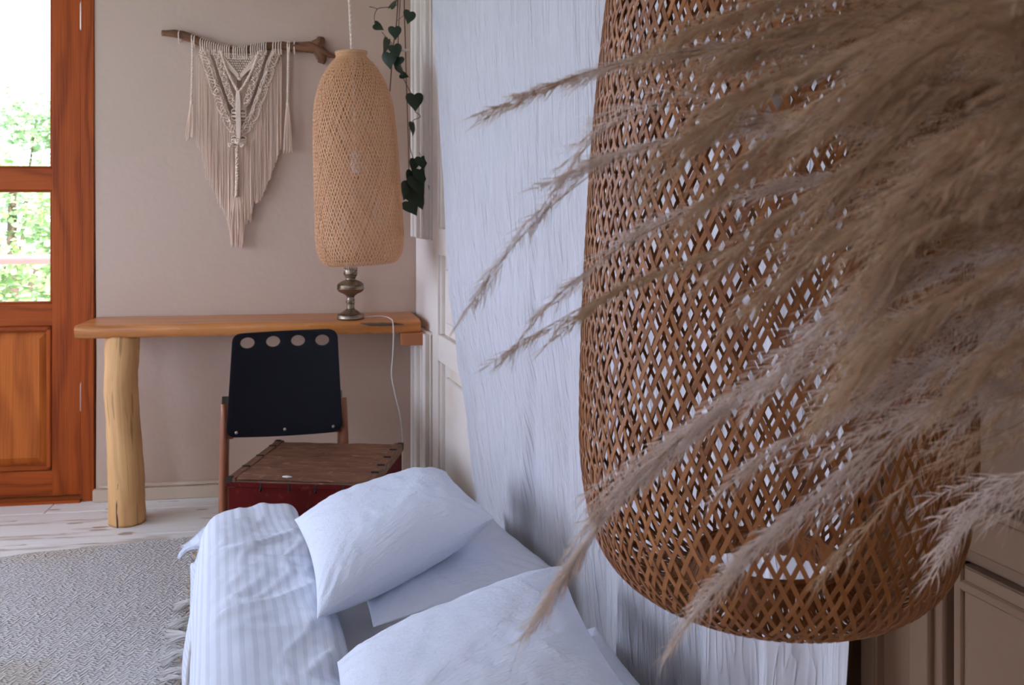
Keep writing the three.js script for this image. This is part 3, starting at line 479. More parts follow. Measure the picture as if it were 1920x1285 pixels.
// ------------------------------------------------------------------ rug with its knotted fringe
const BED = S(-0.882, 0, 2.47), BTURN = Math.atan2(0.1704, 0.9855);         // bed frame: x to the right across the bed, z along it towards the camera
{
  const o = S(-1.105, 0, 3.27), dir = S(-0.802, 0, 2.25).sub(o), L = 2.5, turn = Math.atan2(dir.x, dir.z);
  const t = thing('woven_rug', 'cream knitted-texture rug with a fringed edge lying on the floorboards beside the bed', 'rug', o, turn);
  const W = 1.62, wav = (x, z) => 0.011 + 0.0035 * free(x * 4 + 5, z * 4, 71) + 0.0015 * free(x * 14, z * 14, 72);
  mesh('woven_cloth', cloth(70, 100, (u, v) => { const x = -W * (1 - u) + 0.012 * free(v * 9, 1, 75) * sm(0.9, 1, u) - 0.0, z = L * v + 0.010 * free(u * 6, 2, 76) * (v < 0.02 ? 1 : 0); return V3(x, wav(x, z), z); }, -0.009, (u, v) => [u * W, v * L]), M.rug, t);
  const r = rng(77);
  for (let i = 0; i < 44; i++) {
    const z = 0.05 + i * 0.037 + 0.01 * r(), strands = [], far = z < 0.45, back = z > 0.5 && (i % 3 !== 1);     // nearer tassels have flopped back onto the rug
    const base = V3(-0.012, 0.019, z), side = (r() - 0.5) * 0.08, len = far ? 0.04 : 0.06 + 0.03 * r();
    const curl = r() * 2 - 1;
    for (let k = 0; k < 11; k++) {
      const a = (r() - 0.5), s = back ? -1 : 1;
      const e = V3(s * len * (0.75 + 0.3 * r()) * (back ? 0.85 : 0.7), back ? 0.017 + 0.006 * r() : 0.006 + 0.006 * r(), side + a * 0.05), m = V3(s * len * 0.35 + 0.015 * (back ? 1 : 0), 0.010 + 0.016 * r(), side * 0.3 + a * 0.022 + curl * 0.018);
      strands.push(tube([base, base.clone().add(V3(back ? 0.016 : 0.006, 0.006 * r(), a * 0.008)), V3(base.x + m.x, base.y + m.y * 0.7, z + m.z), V3(base.x + e.x, e.y, z + e.z)], 0.0011 + 0.0004 * r(), 8, 4));
    }
    mesh('tassel', merge(strands), M.fringe, t);
  }
  stuff(mesh('edge_wool', merge(Array.from({ length: 46 }, (_, i) => { const z = 0.02 + i * 0.036, q = () => (r() - 0.5) * 0.03; return tube([V3(-0.03 + q(), 0.0215, z), V3(-0.02 + q(), 0.0235, z + 0.013), V3(-0.025 + q(), 0.022, z + 0.028), V3(-0.03 + q(), 0.0215, z + 0.04)], 0.0017, 8, 4); })), M.fringeWool, t)).userData.label = 'ochre whipping yarn';
}
// ------------------------------------------------------------------ bed
{
  const t = thing('mattress', 'low mattress in a pale beige sheet on the floor along the curtained wall', 'mattress', BED, BTURN);
  const g = new RoundedBoxGeometry(0.76, 0.29, 1.88, 6, 0.045);
  mesh('sheeted_block', uvBox(g, 2).translate(0.445, 0.15, 0.975), M.mattress, t);
  mesh('piping', merge([0.055, 0.25].map((y) => tube([[0.11, 0.033], [0.78, 0.033], [0.827, 0.08], [0.827, 1.87], [0.78, 1.917], [0.11, 1.917], [0.063, 1.87], [0.063, 0.08], [0.11, 0.033]].map(([x, z]) => V3(x, y, z)), 0.004, 120, 6))), M.mattress, t);
}
{
  // striped duvet folded along the left side, hanging down to the rug
  const t = thing('striped_duvet', 'white and pale grey striped cotton cover folded along the left side of the mattress', 'duvet', BED, BTURN);
  const ridge = (a, b, f, seed) => Math.pow(1 - Math.abs(free(a, b, seed)), f);
  const top = (x, z) => 0.346 + 0.010 * free(x * 6, z * 3, 401) + 0.012 * Math.exp(-Math.pow((z - 0.02) / 0.07, 2)) + 0.011 * ridge(x * 3 + z * 3.4 + 4, z * 2.2 - x, 6, 402) + 0.009 * ridge(x * 2 - z * 6 + 9, z * 2 + x * 3, 6, 403) + 0.006 * ridge(x * 6 + z * 4 + 2, z * 12 - x * 5, 4, 404) * (0.45 + 0.55 * sm(0.7, 0.0, z)) + 0.004 * ridge(x * 12 - z * 3, z * 7 + x * 9, 5, 409) + 0.0015 * free(x * 40, z * 40, 408);
  // cross-section: from the hem near the floor up the side, round the mattress edge and over the top
  const section = new THREE.CatmullRomCurve3([[0.028, 0.03], [0.022, 0.12], [0.022, 0.2], [0.03, 0.27], [0.058, 0.325], [0.11, 0.346], [0.18, 0.346], [0.25, 0.346], [0.275, 0.342], [0.292, 0.33], [0.296, 0.312]].map(([x, y]) => V3(x, y, 0)), false, 'centripetal').getSpacedPoints(120);
  const cover = cloth(120, 260, (u, v) => {
    const q = section[Math.round(u * 120)], z0 = -0.06 + v * 1.78, zz = Math.max(z0, 0.0), onTop = sm(0.30, 0.345, q.y), hang = 1 - sm(0.1, 0.33, q.y) , left = 1 - sm(0.09, 0.22, q.x);
    let x = q.x + left * hang * (0.012 * Math.sin(zz * 11 + 1) + 0.008 * Math.sin(zz * 27) + 0.010 * free(zz * 6, q.y * 4, 405)) + (1 - left) * 0.016 * free(zz * 4, 1, 406);
    let y = q.y + onTop * (top(q.x, zz) - 0.346), z = z0;
    const k = clamp(1 - v / 0.075);                                         // the far end turns down in a soft roll
    if (k > 0) { const up = sm(0.2, 0.33, q.y); z = lerp(z0, 0.02 - 0.085 * Math.sin(k * Math.PI / 2), up); y = Math.max(0.02, y - up * 0.27 * Math.pow(k, 2.6)); x += (1 - up) * -0.02 * k + up * left * 0.03 * k * k - up * (1 - left) * 0.02 * k * k; }
    return V3(x, y, z);
  }, 0.009, (u, v) => [u * 0.62, v * 1.78]);
  mesh('cover', cover, M.duvet, t);
  mesh('turned_corner', cloth(14, 14, (u, v) => V3(0.075 - 0.095 * u + 0.006 * Math.sin(v * 5), 0.325 - 0.02 * v - 0.045 * u * u + 0.008 * Math.sin(u * 6 + v * 3), 0.0 + 0.05 * v - 0.015 * u), 0.006, (u, v) => [u * 0.06, v * 0.07]), M.duvet, t);
}
// a pillow over four corners (left, top, right, bottom as survey coordinates)
function pillow(label, corners, T, under, seed, mat = M.linen) {
  const P = corners.map((c) => S(...c)), mid = P.reduce((a, b) => a.clone().add(b), V3(0, 0, 0)).multiplyScalar(0.25);
  const t = thing('pillow', label, 'pillow', mid), N = 72;
  const up = P[2].clone().sub(P[0]).cross(P[1].clone().sub(P[3])).normalize(); if (up.y < 0) up.negate();
  const at = (u, v, side) => {
    let U = 2 * u - 1, W = 2 * v - 1;
    const e = (q) => Math.sign(q) * (1 - Math.pow(1 - Math.abs(q), 1.35)); U = e(U); W = e(W);
    const UU = U * (1 - 0.085 * (1 - W * W) * Math.abs(U)), WW = W * (1 - 0.085 * (1 - U * U) * Math.abs(W)), a = (UU + 1) / 2, b = (WW + 1) / 2;
    const q = P[0].clone().lerp(P[1], a).lerp(P[3].clone().lerp(P[2], a), b);
    const f = Math.pow(1 - Math.pow(Math.abs(U), 2.6), 0.52) * Math.pow(1 - Math.pow(Math.abs(W), 2.6), 0.52), corner = Math.pow(Math.abs(U * W), 2);
    const wr = 0.0025 * free(U * 2.2 + seed, W * 2.2, seed) + 0.0035 * corner * Math.sin((Math.abs(U) - Math.abs(W)) * 34 + seed) * Math.min(1, f * 4) + 0.0016 * free(U * 9 + seed, W * 5, seed + 1) * Math.min(1, f * 3) + 0.0022 * Math.pow(1 - Math.abs(free(U * 4 - W * 2.2, W * 3 + U + seed, seed + 3)), 6) * Math.min(1, f * 3);
    return q.addScaledVector(up, side > 0 ? f * T + wr * Math.min(1, 2.5 * f) : -f * under).sub(mid);
  };
  const sz = P[0].distanceTo(P[1]), sv = P[0].distanceTo(P[3]), uvf = (u, v) => [u * sz, v * sv];
  const g = mergeVertices((() => { const x = mergeGeometries([gridGeometry(N, N, (u, v) => at(u, v, 1), false, uvf), gridGeometry(N, N, (u, v) => at(1 - u, v, -1), false, (u, v) => uvf(1 - u, v))]); return x; })(), 1e-5);
  const c = V3().crossVectors(P[1].clone().sub(P[0]), P[3].clone().sub(P[0]));
  if (c.dot(up) < 0) { const ix = g.index.array; for (let k = 0; k < ix.length; k += 3) { const q = ix[k + 1]; ix[k + 1] = ix[k + 2]; ix[k + 2] = q; } }
  g.computeVertexNormals();
  mesh('pillowcase', g, mat, t);
  return t;
}
pillow('white pillow lying flat, half hidden under the tilted pillow by the trunk, touching the curtain', [[-0.47, 0.345, 2.34], [-0.09, 0.365, 2.56], [0.115, 0.385, 2.02], [-0.285, 0.345, 1.86]], 0.045, 0.032, 601, M.sheet);
pillow('smooth white pillow tilted towards the trunk, farthest of the two on top', [[-0.54, 0.43, 2.25], [-0.175, 0.495, 2.43], [-0.038, 0.515, 2.02], [-0.385, 0.395, 1.79]], 0.085, 0.085, 602);
pillow('white pillow underneath the nearest one, only its right edge showing by the curtain', [[-0.24, 0.335, 1.66], [0.165, 0.375, 1.80], [0.36, 0.375, 1.24], [-0.08, 0.345, 1.15]], 0.042, 0.032, 603, M.sheet);
pillow('white pillow nearest the camera, cut off by the bottom of the picture', [[-0.322, 0.37, 1.67], [0.098, 0.50, 1.79], [0.205, 0.485, 1.25], [-0.25, 0.385, 1.13]], 0.085, 0.07, 604);

// ------------------------------------------------------------------ curtain along the right wall
{
  const t = thing('gauze_curtain', 'white crinkled cotton gauze curtain hanging along the right wall behind the bed', 'curtain', CORNER, RTURN);
  const left = (h) => { const k = [[0.05, 1.2], [0.36, 1.037], [0.6, 0.927], [0.904, 0.75], [1.3, 0.66], [1.92, 0.55], [2.5, 0.52]]; for (let i = 1; i < k.length; i++) if (h <= k[i][0]) return lerp(k[i - 1][1], k[i][1], (h - k[i - 1][0]) / (k[i][0] - k[i - 1][0])); return 0.52; };
  const fold = (s, h) => {
    const low = sm(1.6, 0.2, h), w = s + 0.02 * free(s * 3, h * 1.2, 421);
    return (0.009 + 0.010 * low) * free(w * 9, h * 0.55, 422) + (0.005 + 0.004 * low) * free(w * 26, h * 0.9, 423) + 0.0022 * free(w * 70, h * 2.2, 424) + 0.004 * Math.pow(1 - Math.abs(free(w * 9 + 3, h * 0.35, 425)), 5) + sm(2.3, 2.8, s) * 0.02 * Math.sin(w * 42 + h * 0.6) * (0.4 + low);
  };
  mesh('gauze', cloth(420, 150, (u, v) => { const h = lerp(0.06, 2.46, v), a = left(h), s = lerp(a, 2.862 + 0.012 * Math.sin(h * 3), u); return V3(s, h, 0.062 + fold(s, h) + 0.02 * sm(0.9, 0.3, h) * sm(0, 0.25, u)); }, 0.0012, (u, v) => [u * 2.3, v * 2.4]), M.curtain, t);
  mesh('rod', lathe([[0, -0.02], [0.012, -0.015], [0.012, 2.6], [0, 2.61]], 16).rotateZ(-Math.PI / 2).translate(0.42, 2.475, 0.062), M.door, t);
  for (const s of [0.5, 1.7, 2.95]) mesh('rod_holder', box(0.03, 0.03, 0.07, [s, 2.475, 0.036], 0.005), M.door, t);
}
// ------------------------------------------------------------------ woven bamboo pendant lamps
function profileCurve(profile) { return new THREE.CatmullRomCurve3(profile.map(([r, y]) => V3(r, y, 0)), false, 'centripetal'); }
// one strip winding once up the profile, over and under the strips of the other hand
function strip(curve, n, turn, hand, width, thick, lift, samples, seed, wander = 0.0012, phase = 0) {
  const pts = curve.getSpacedPoints(samples), crossings = turn * n / Math.PI, path = [], out = [], r = rng(seed), o1 = r() * 50;
  const angle = (t) => hand * turn * (t + wander * free(t * 7 + o1, 1, seed));
  for (let i = 0; i <= samples; i++) {
    const t = i / samples, a = angle(t), q = pts[i], b = pts[Math.min(samples, i + 1)], c = pts[Math.max(0, i - 1)], ty = b.clone().sub(c).normalize();
    const nr = ty.y, ny = -ty.x, w = lift * hand * Math.cos(Math.PI * (t * crossings + phase));
    const rad = q.x + nr * w, ca = Math.cos(a), sa = Math.sin(a);
    path.push([V3(rad * ca, q.y + ny * w, rad * sa), V3(nr * ca, ny, nr * sa)]);
  }
  for (let i = 0; i <= samples; i++) {
    const T = path[Math.min(samples, i + 1)][0].clone().sub(path[Math.max(0, i - 1)][0]).normalize(), [p, nn] = path[i], B = T.clone().cross(nn).normalize();
    out.push([p, nn, B]);
  }
  const pos = [], nor = [], uv = [], idx = [], W = width / 2, H = thick / 2, len = curve.getLength() * 1.25;
  const faces = [[1, 1, 0], [-1, -1, 0], [1, 1, 1], [-1, -1, 1]];
  for (const [k, , edge] of faces) {
    const base = pos.length / 3;
    for (let i = 0; i <= samples; i++) {
      const [p, nn, B] = out[i];
      for (const s of [-1, 1]) {
        const q = edge ? p.clone().addScaledVector(B, k * W).addScaledVector(nn, s * H) : p.clone().addScaledVector(B, s * W).addScaledVector(nn, k * H), m = edge ? B : nn;
        pos.push(q.x, q.y, q.z); nor.push(m.x * k, m.y * k, m.z * k); uv.push(i / samples * len + seed * 0.13, (s + 1) * 0.07 + seed * 0.21);
      }
    }
    for (let i = 0; i < samples; i++) { const a = base + 2 * i; if ((k > 0) === !!edge) idx.push(a, a + 2, a + 1, a + 1, a + 2, a + 3); else idx.push(a, a + 1, a + 2, a + 1, a + 3, a + 2); }
  }
  const g = new THREE.BufferGeometry();
  g.setAttribute('position', new THREE.Float32BufferAttribute(pos, 3)); g.setAttribute('normal', new THREE.Float32BufferAttribute(nor, 3)); g.setAttribute('uv', new THREE.Float32BufferAttribute(uv, 2)); g.setIndex(idx);
  return g;
}
function bulb(t, top, scale = 1) {                                          // socket, glass globe and filament hanging below top
  const s = scale;
  mesh('socket', lathe([[0, 0], [0.010 * s, 0], [0.017 * s, -0.006 * s], [0.019 * s, -0.014 * s], [0.0195 * s, -0.078 * s], [0.016 * s, -0.08 * s], [0, -0.08 * s]], 28).translate(top.x, top.y, top.z), M.whitePlastic, t);
  const b = mesh('bulb', lathe([[0.0125, -0.078], [0.0145, -0.088], [0.019, -0.1], [0.0265, -0.114], [0.0305, -0.13], [0.0298, -0.145], [0.0235, -0.16], [0.012, -0.169], [0, -0.1705]].map(([a, y]) => [a * s, y * s]), 32).translate(top.x, top.y, top.z), M.bulbGlass, t);
  mesh('screw_cap', lathe([[0, -0.074], [0.0128, -0.076], [0.0128, -0.09], [0.006, -0.094], [0.003, -0.112], [0, -0.112]].map(([a, y]) => [a * s, y * s]), 20).translate(top.x, top.y, top.z), M.brass, b);
  const f = [];
  for (let k = 0; k < 5; k++) { const a = k / 5 * 6.283, c = Math.cos(a), q = Math.sin(a); f.push(tube([V3(0.003 * c, -0.11, 0.003 * q), V3(0.012 * c, -0.143, 0.012 * q)].map((v) => v.multiplyScalar(s).add(top)), 0.0007 * s, 4, 5)); }
  mesh('filament', merge(f), M.filament, b);
}
const LOWER = [[0.062, 0.030], [0.064, 0.018], [0.070, 0.007], [0.080, 0.001], [0.094, 0.0005]];
{
  // near lamp: every strip is a part of its own
  const prof = [...LOWER, [0.110, 0.005], [0.127, 0.0145], [0.142, 0.029], [0.1535, 0.05], [0.161, 0.08], [0.1655, 0.12], [0.166, 0.16], [0.1645, 0.22], [0.161, 0.30], [0.156, 0.38], [0.149, 0.46], [0.139, 0.54], [0.122, 0.615], [0.098, 0.68], [0.070, 0.725], [0.054, 0.75], [0.050, 0.775], [0.053, 0.795]];
  const t = thing('woven_pendant_lamp', 'large brown woven bamboo pendant lamp hanging close to the camera behind the grass plumes', 'lamp', S(0.226, 0.877, 0.8));
  t.rotation.set(0, 0.4, 0.0);
  const shade = part('shade', t), curve = profileCurve(prof), n = 92, turn = 2.6, samples = 400;
  const kinds = [];
  for (const hand of [-1, 1]) kinds.push([0, 1, 2].map((k) => strip(curve, n, turn, hand, 0.0035, 0.0006, 0.00042, samples, 10 + k + hand * 3)));
  const r = rng(91);
  for (const h of [0, 1]) for (let i = 0; i < n; i++) { const m = mesh('strip', kinds[h][Math.floor(r() * 3)], M.cane[Math.floor(r() * 3)], shade); m.rotation.y = i / n * 2 * Math.PI + (r() - 0.5) * 0.026; }
  const ring = (rad, y, w) => new THREE.TorusGeometry(rad, w, 8, 80).rotateX(Math.PI / 2).translate(0, y, 0);
  mesh('bottom_rim', merge([ring(0.0615, 0.0305, 0.0022), ring(0.0632, 0.027, 0.0018)]), M.cane[1], shade);
  mesh('top_rim', merge([ring(0.0532, 0.795, 0.0024), ring(0.0525, 0.79, 0.002)]), M.cane[1], shade);
  bulb(t, V3(0.0, 0.46, 0));
  mesh('cord', twisted([V3(0, 0.455, 0), V3(0.002, 0.9, 0), V3(0, CEIL - 0.877, 0)], 0.0022, 40, 160), M.ropeLight, t);
  mesh('ceiling_cap', lathe([[0, -0.03], [0.02, -0.03], [0.045, -0.012], [0.05, 0], [0, 0]], 28).translate(0, CEIL - 0.877, 0), M.whitePlastic, t);
}
{
  // far lamp: two layers of fine strips, joined
  const SC = 1.16, o = S(-0.565, 0.983, 3.40), t = thing('woven_pendant_lamp', 'pale straw-coloured woven pendant lamp with clear bulb hanging above the brass lamp foot and desk', 'lamp', o, 0.3);
  t.userData.label = 'pale straw-coloured woven pendant lamp with a clear bulb hanging before the desk';
  t.scale.setScalar(SC); t.rotation.set(0, 0.9, 0);
  const tilt = new THREE.Quaternion().setFromAxisAngle(V3(CY, 0, SY).cross(V3(0, 1, 0)).normalize(), 0.048); t.quaternion.premultiply(tilt);
  const prof = [[0.098, 0.006], [0.108, 0.003], [0.120, 0.012], [0.131, 0.028], [0.1385, 0.052], [0.1415, 0.085], [0.1412, 0.13], [0.140, 0.20], [0.1385, 0.28], [0.1365, 0.36], [0.1335, 0.44], [0.1285, 0.50], [0.119, 0.55], [0.104, 0.595], [0.085, 0.63], [0.066, 0.655], [0.053, 0.668], [0.0485, 0.678], [0.051, 0.688]];
  const shade = part('shade', t), layers = [];
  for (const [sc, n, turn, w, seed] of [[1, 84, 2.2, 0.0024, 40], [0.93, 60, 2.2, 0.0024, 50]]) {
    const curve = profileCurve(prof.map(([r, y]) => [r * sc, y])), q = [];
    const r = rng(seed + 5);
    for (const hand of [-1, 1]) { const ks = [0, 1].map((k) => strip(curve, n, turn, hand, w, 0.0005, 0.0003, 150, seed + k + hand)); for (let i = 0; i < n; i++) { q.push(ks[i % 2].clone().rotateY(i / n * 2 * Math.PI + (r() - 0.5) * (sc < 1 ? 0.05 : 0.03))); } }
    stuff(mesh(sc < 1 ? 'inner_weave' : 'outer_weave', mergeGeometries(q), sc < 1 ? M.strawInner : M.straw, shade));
  }
  const ring = (rad, y, w) => new THREE.TorusGeometry(rad, w, 6, 60).rotateX(Math.PI / 2).translate(0, y, 0);
  mesh('top_rim', merge([ring(0.0505, 0.688, 0.0024), ring(0.0492, 0.681, 0.002)]), M.strawRim, shade);
  mesh('bottom_rim', merge([ring(0.099, 0.006, 0.002)]), M.strawRim, shade);
  bulb(t, V3(0.0, 0.375, 0.0));
  mesh('cord', twisted([V3(0, 0.372, 0), V3(0.001, 0.7, 0.002), V3(0, 1.1, 0), V3(0.0, (CEIL - 0.985) / SC, 0)], 0.0026, 34, 150), M.ropeLight, t);
}
// ------------------------------------------------------------------ macrame on driftwood
{
  const K = 1285, t = thing('macrame_wall_hanging', 'cream macrame wall hanging with long pointed fringe knotted onto a driftwood branch', 'wall hanging', V3(-0.567, 1.877, BACK + 0.018));
  const p = (x, y, z = 0) => V3((x - 430) / K, -(y - 150) / K, z / K);
  mesh('branch', limb([p(33, 104, 8), p(75, 104, 8), p(130, 113, 8), p(185, 130, 8), p(245, 155, 8), p(330, 180, 8), p(420, 190, 8), p(500, 175, 8), p(580, 160, 8), p(660, 155, 8), p(720, 158, 8), p(780, 160, 10), p(835, 172, 14), p(885, 196, 12), p(935, 211, 10)], [0.012, 0.017, 0.018, 0.0175, 0.017, 0.017, 0.016, 0.0155, 0.015, 0.016, 0.0175, 0.022, 0.024, 0.015, 0.006], 70, 14, 0.22, 701), M.drift, t).userData.label = 'dark driftwood branch with a gnarled right end';
  mesh('knot', merge([limb([p(800, 165, 10), p(835, 145, 12), p(850, 122, 10), p(848, 106, 8)], [0.016, 0.019, 0.020, 0.013], 12, 10, 0.3, 711), limb([p(830, 180, 12), p(850, 205, 12), p(856, 228, 10), p(850, 246, 8)], [0.016, 0.018, 0.020, 0.012], 12, 10, 0.3, 712), limb([p(40, 104, 8), p(36, 116, 8), p(33, 120, 8)], [0.008, 0.006, 0.003], 5, 7, 0.2, 713)]), M.drift, t);
  const R = 2.7 / K, r = rng(720);
  const interp = (tab, y) => { if (y <= tab[0][0]) return tab[0][1]; for (let i = 1; i < tab.length; i++) if (y <= tab[i][0]) return lerp(tab[i - 1][1], tab[i][1], (y - tab[i - 1][0]) / (tab[i][0] - tab[i - 1][0])); return tab[tab.length - 1][1]; };
  // lark's head loops over the branch
  const branchY = (x) => interp([[180, 128], [245, 155], [330, 180], [420, 190], [500, 175], [580, 160], [700, 156]], x), loops = [];
  const loopXs = [188, 200, ...Array.from({ length: 32 }, (_, i) => 232 + i * 11.2).filter((x) => !(x > 382 && x < 398) && Math.abs(x - 475) > 6 && Math.abs(x - 586) > 7), 605, 618, 632, 645, 680, 690, 715, 122];
  for (const x of loopXs) { const y = branchY(x) + (x < 150 ? -14 : 0); loops.push(tube([p(x, y + 36, -6), p(x + 2, y + 10, -24), p(x + 3, y - 16, -16), p(x + 2, y - 24, 8), p(x, y - 14, 30), p(x - 1, y + 8, 33), p(x, y + 36, 22), p(x, y + 46, 14)], R * 1.15, 16, 6)); if (x > 220 && x < 660) loops.push(new THREE.SphereGeometry(1, 7, 5).scale(6.5 / K, 4.5 / K, 5 / K).translate(...p(x, y + 44, 20).toArray())); }
  mesh('loops', merge(loops), M.ropeLight, t);
  // side ropes
  mesh('twisted_cord', twisted([p(191, 128, 24), p(189, 300, 22), p(185, 470, 20)], R * 1.5, 11, 60), M.ropeLight, t);
  mesh('twisted_cord', twisted([p(684, 140, 24), p(682, 300, 22), p(680, 470, 20)], R * 1.5, 11, 60), M.ropeLight, t);
  const tassel = (x0, y0, x1, y1, n, spread) => { const a = []; for (let i = 0; i < n; i++) { const k = (i / (n - 1) - 0.5), e = (r() - 0.5) * 14; a.push(tube([p(x0 + k * 8, y0, 20), p(lerp(x0, x1, 0.4) + k * spread * 0.7 + e * 0.3, lerp(y0, y1, 0.4), 18 + r() * 8), p(x1 + k * spread + e * 0.5, y1 - r() * 22, 16 + r() * 10)], R * 0.85, 10, 5)); } a.push(new THREE.SphereGeometry(1, 8, 6).scale(9 / K, 14 / K, 9 / K).translate(...p(x0, y0, 20).toArray())); return merge(a); };
  mesh('tassel', tassel(185, 468, 172, 672, 8, 34), M.rope, t);
  mesh('tassel', tassel(680, 468, 680, 736, 9, 40), M.rope, t);
  // outer leaf bands: four strands plaited along the two arms of the V
  const arms = { outer: [[245, 195], [268, 260], [292, 345], [322, 430], [352, 520], [388, 590], [425, 640]], inner: [[308, 190], [328, 260], [350, 330], [376, 410], [404, 490]] };
  const mirrored = (q) => q.map(([x, y]) => [862 - x, y]);
  const band = (pts, w, strands, waves, z, rr, parent, name) => {
    const c = new THREE.CatmullRomCurve3(pts.map(([x, y]) => V3(x, y, 0))), n = 90, ps = c.getSpacedPoints(n), a = [];
    for (let s = 0; s < strands; s++) {
      const ph = s / strands * 2 * Math.PI;
      a.push(tube(ps.map((q, i) => { const T = c.getTangentAt(i / n), k = i / n * waves * 2 * Math.PI + ph, env = Math.min(1, (n - i) / 9 + 0.2), o = Math.sin(k) * w * env; return p(q.x - T.y * o, q.y + T.x * o, z + 8 * Math.cos(2 * k + ph)); }), rr, 160, 5));
    }
    mesh(name, merge(a), M.ropeLight, parent);
  };
  for (const f of [(q) => q, mirrored]) {
    band(f(arms.outer), 24, 6, 4.5, 22, R * 1.15, t, 'leaf_band');
    band(f(arms.inner), 15, 4, 6.5, 24, R * 1.2, t, 'chain_band');
    band(f([[250, 190], [280, 262], [304, 350], [335, 440], [364, 522], [398, 590], [428, 632]]), 4, 2, 9, 30, R * 1.1, t, 'band_edge');
  }
  // inner twisted cords and central rope
  mesh('twisted_cord', twisted([p(335, 195, 28), p(365, 290, 30), p(405, 375, 32), p(426, 412, 34)], R * 1.7, 9, 60), M.ropeLight, t);
  mesh('twisted_cord', twisted([p(530, 195, 28), p(498, 290, 30), p(455, 375, 32), p(430, 412, 34)], R * 1.7, 9, 60), M.ropeLight, t);
  mesh('centre_rope', merge([-9, -4, 1, 6, 11].map((k) => tube([p(424 + k * 0.6, 405, 40), p(425 + k, 470, 44), p(426 + k, 560, 44), p(428 + k * 0.7, 650, 40), p(428 + k * 0.3, 690, 36)], R * 1.2, 14, 6))), M.ropeLight, t);
  mesh('twisted_cord', twisted([p(418, 705, 32), p(419, 830, 30), p(414, 968, 28)], R * 2.1, 9, 70), M.ropeLight, t);
  const side = []; for (const s of [-1, 1]) for (const y of [512, 530, 548, 655, 670, 686]) side.push(tube([p(428, y + 4, 40), p(428 + s * 20, y - 10, 36), p(428 + s * 38, y - 2, 30), p(428 + s * 30, y + 12, 30), p(428 + s * 8, y + 12, 38)], R * 1.05, 14, 5));
  mesh('side_loops', merge(side), M.ropeLight, t);
  for (const x of [385, 445]) mesh('ball_knot', mergeVertices(new THREE.TorusKnotGeometry(7 / K, 4.2 / K, 50, 6, 2, 3)).translate(...p(x, 692, 36).toArray()), M.ropeLight, t);
  mesh('ball_knot', new THREE.TorusKnotGeometry(8 / K, 5 / K, 50, 6, 2, 3).translate(...p(424, 672, 44).toArray()), M.ropeLight, t);
  // net of knots in the middle, edged by double cords
  const net = [];
  for (let j = 0; j < 10; j++) { const y = 208 + j * 12.5, half = 88 * (1 - (y - 200) / 140); for (let i = -8; i <= 8; i++) { const x = 430 + (i + (j % 2) * 0.5) * 12; if (Math.abs(x - 430) < half) net.push(new THREE.SphereGeometry(1, 7, 5).scale(5.6 / K, 4.8 / K, 5 / K).rotateZ((i % 2 ? 1 : -1) * 0.5).translate(...p(x, y, 18).toArray())); } }
  for (const s of [-1, 1]) { for (const d of [0, 9, 19, 28]) net.push(tube([p(430 + s * (98 + d * 0.5), 200 + d, 20), p(430 + s * 50, 262 + d, 24), p(430 + s * 3, 320 + d * 0.75, 24)], R * 1.2, 12, 5)); for (let i = 0; i < 6; i++) net.push(tube([p(430 + s * (95 - i * 16), 206 + i * 20, 14), p(430 + s * (60 - i * 10), 206 + i * 20, 12)], R * 0.9, 4, 5)); }
  net.push(new THREE.SphereGeometry(1, 9, 7).scale(11 / K, 9 / K, 9 / K).translate(...p(430, 340, 26).toArray()));
  mesh('knotted_net', merge(net), M.ropeLight, t);
  // fringe: cords that leave the outer bands and the middle and fall to a point
  const endY = (x) => interp([[205, 688], [235, 742], [255, 872], [292, 935], [322, 1010], [347, 1050], [372, 1118], [388, 1215], [412, 1245], [442, 1250], [458, 1120], [482, 1108], [500, 1020], [540, 992], [570, 915], [602, 845], [626, 765], [648, 672], [665, 640]], x), fringe = [];
  const outer = (y) => interp(arms.outer.map(([x, yy]) => [yy, x]), y);
  for (const s of [-1, 1]) for (let i = 0; i < 30; i++) {
    const k = i / 29, y0 = lerp(205, 610, k), bx = outer(y0 + 20), b = s < 0 ? bx : 862 - bx, drop = lerp(212, 400, Math.pow(k, 0.92)), x = s < 0 ? drop : 862 - drop - 4, ye = endY(x) - r() * 26, j = (r() - 0.5) * 5;
    fringe.push(tube([p(b, y0 + 26, 16), p(lerp(b, x, 0.55), y0 + 2, 20), p(x - s * 3, y0 + 14, 20), p(x, y0 + 60, 18 + r() * 5), p(x + j * 0.4, lerp(y0, ye, 0.6), 14 + r() * 10), p(x + j + (r() - 0.5) * 4, ye, 12 + r() * 12)], R * 0.82, 18, 5));
    if (i % 2) fringe.push(tube([p(x + 4, y0 + 50, 8), p(x + 5, lerp(y0, ye, 0.5), 6 + r() * 6), p(x + 6 + j, ye - r() * 30, 8)], R * 0.9, 10, 5));
  }
  for (let i = 0; i < 34; i++) { const x = lerp(366, 492, i / 33), y0 = Math.abs(x - 428) < 32 ? 690 : 640, ye = endY(x) - r() * 24, j = (r() - 0.5) * 6; fringe.push(tube([p(x, y0 - 30, 8), p(x + j * 0.5, lerp(y0, ye, 0.5), 8 + r() * 16), p(x + j, ye, 8 + r() * 14)], R * 0.82, 12, 5)); }
  for (let i = 0; i < 16; i++) { const x = lerp(383, 446, i / 15), j = (r() - 0.5) * 8; fringe.push(tube([p(lerp(415, x, 0.5), 968, 22), p(x + j * 0.4, 1080, 20 + r() * 8), p(x + j, 1248 - r() * 30, 16 + r() * 10)], R * 0.8, 10, 5)); }
  for (let i = 0; i < 12; i++) { const x = lerp(388, 474, i / 11); if (Math.abs(x - 430) < 12) continue; fringe.push(tube([p(x, 320, 4), p(x + 1, 420, 4), p(lerp(x, 430, 0.3), 505, 8)], R * 0.9, 8, 5)); }
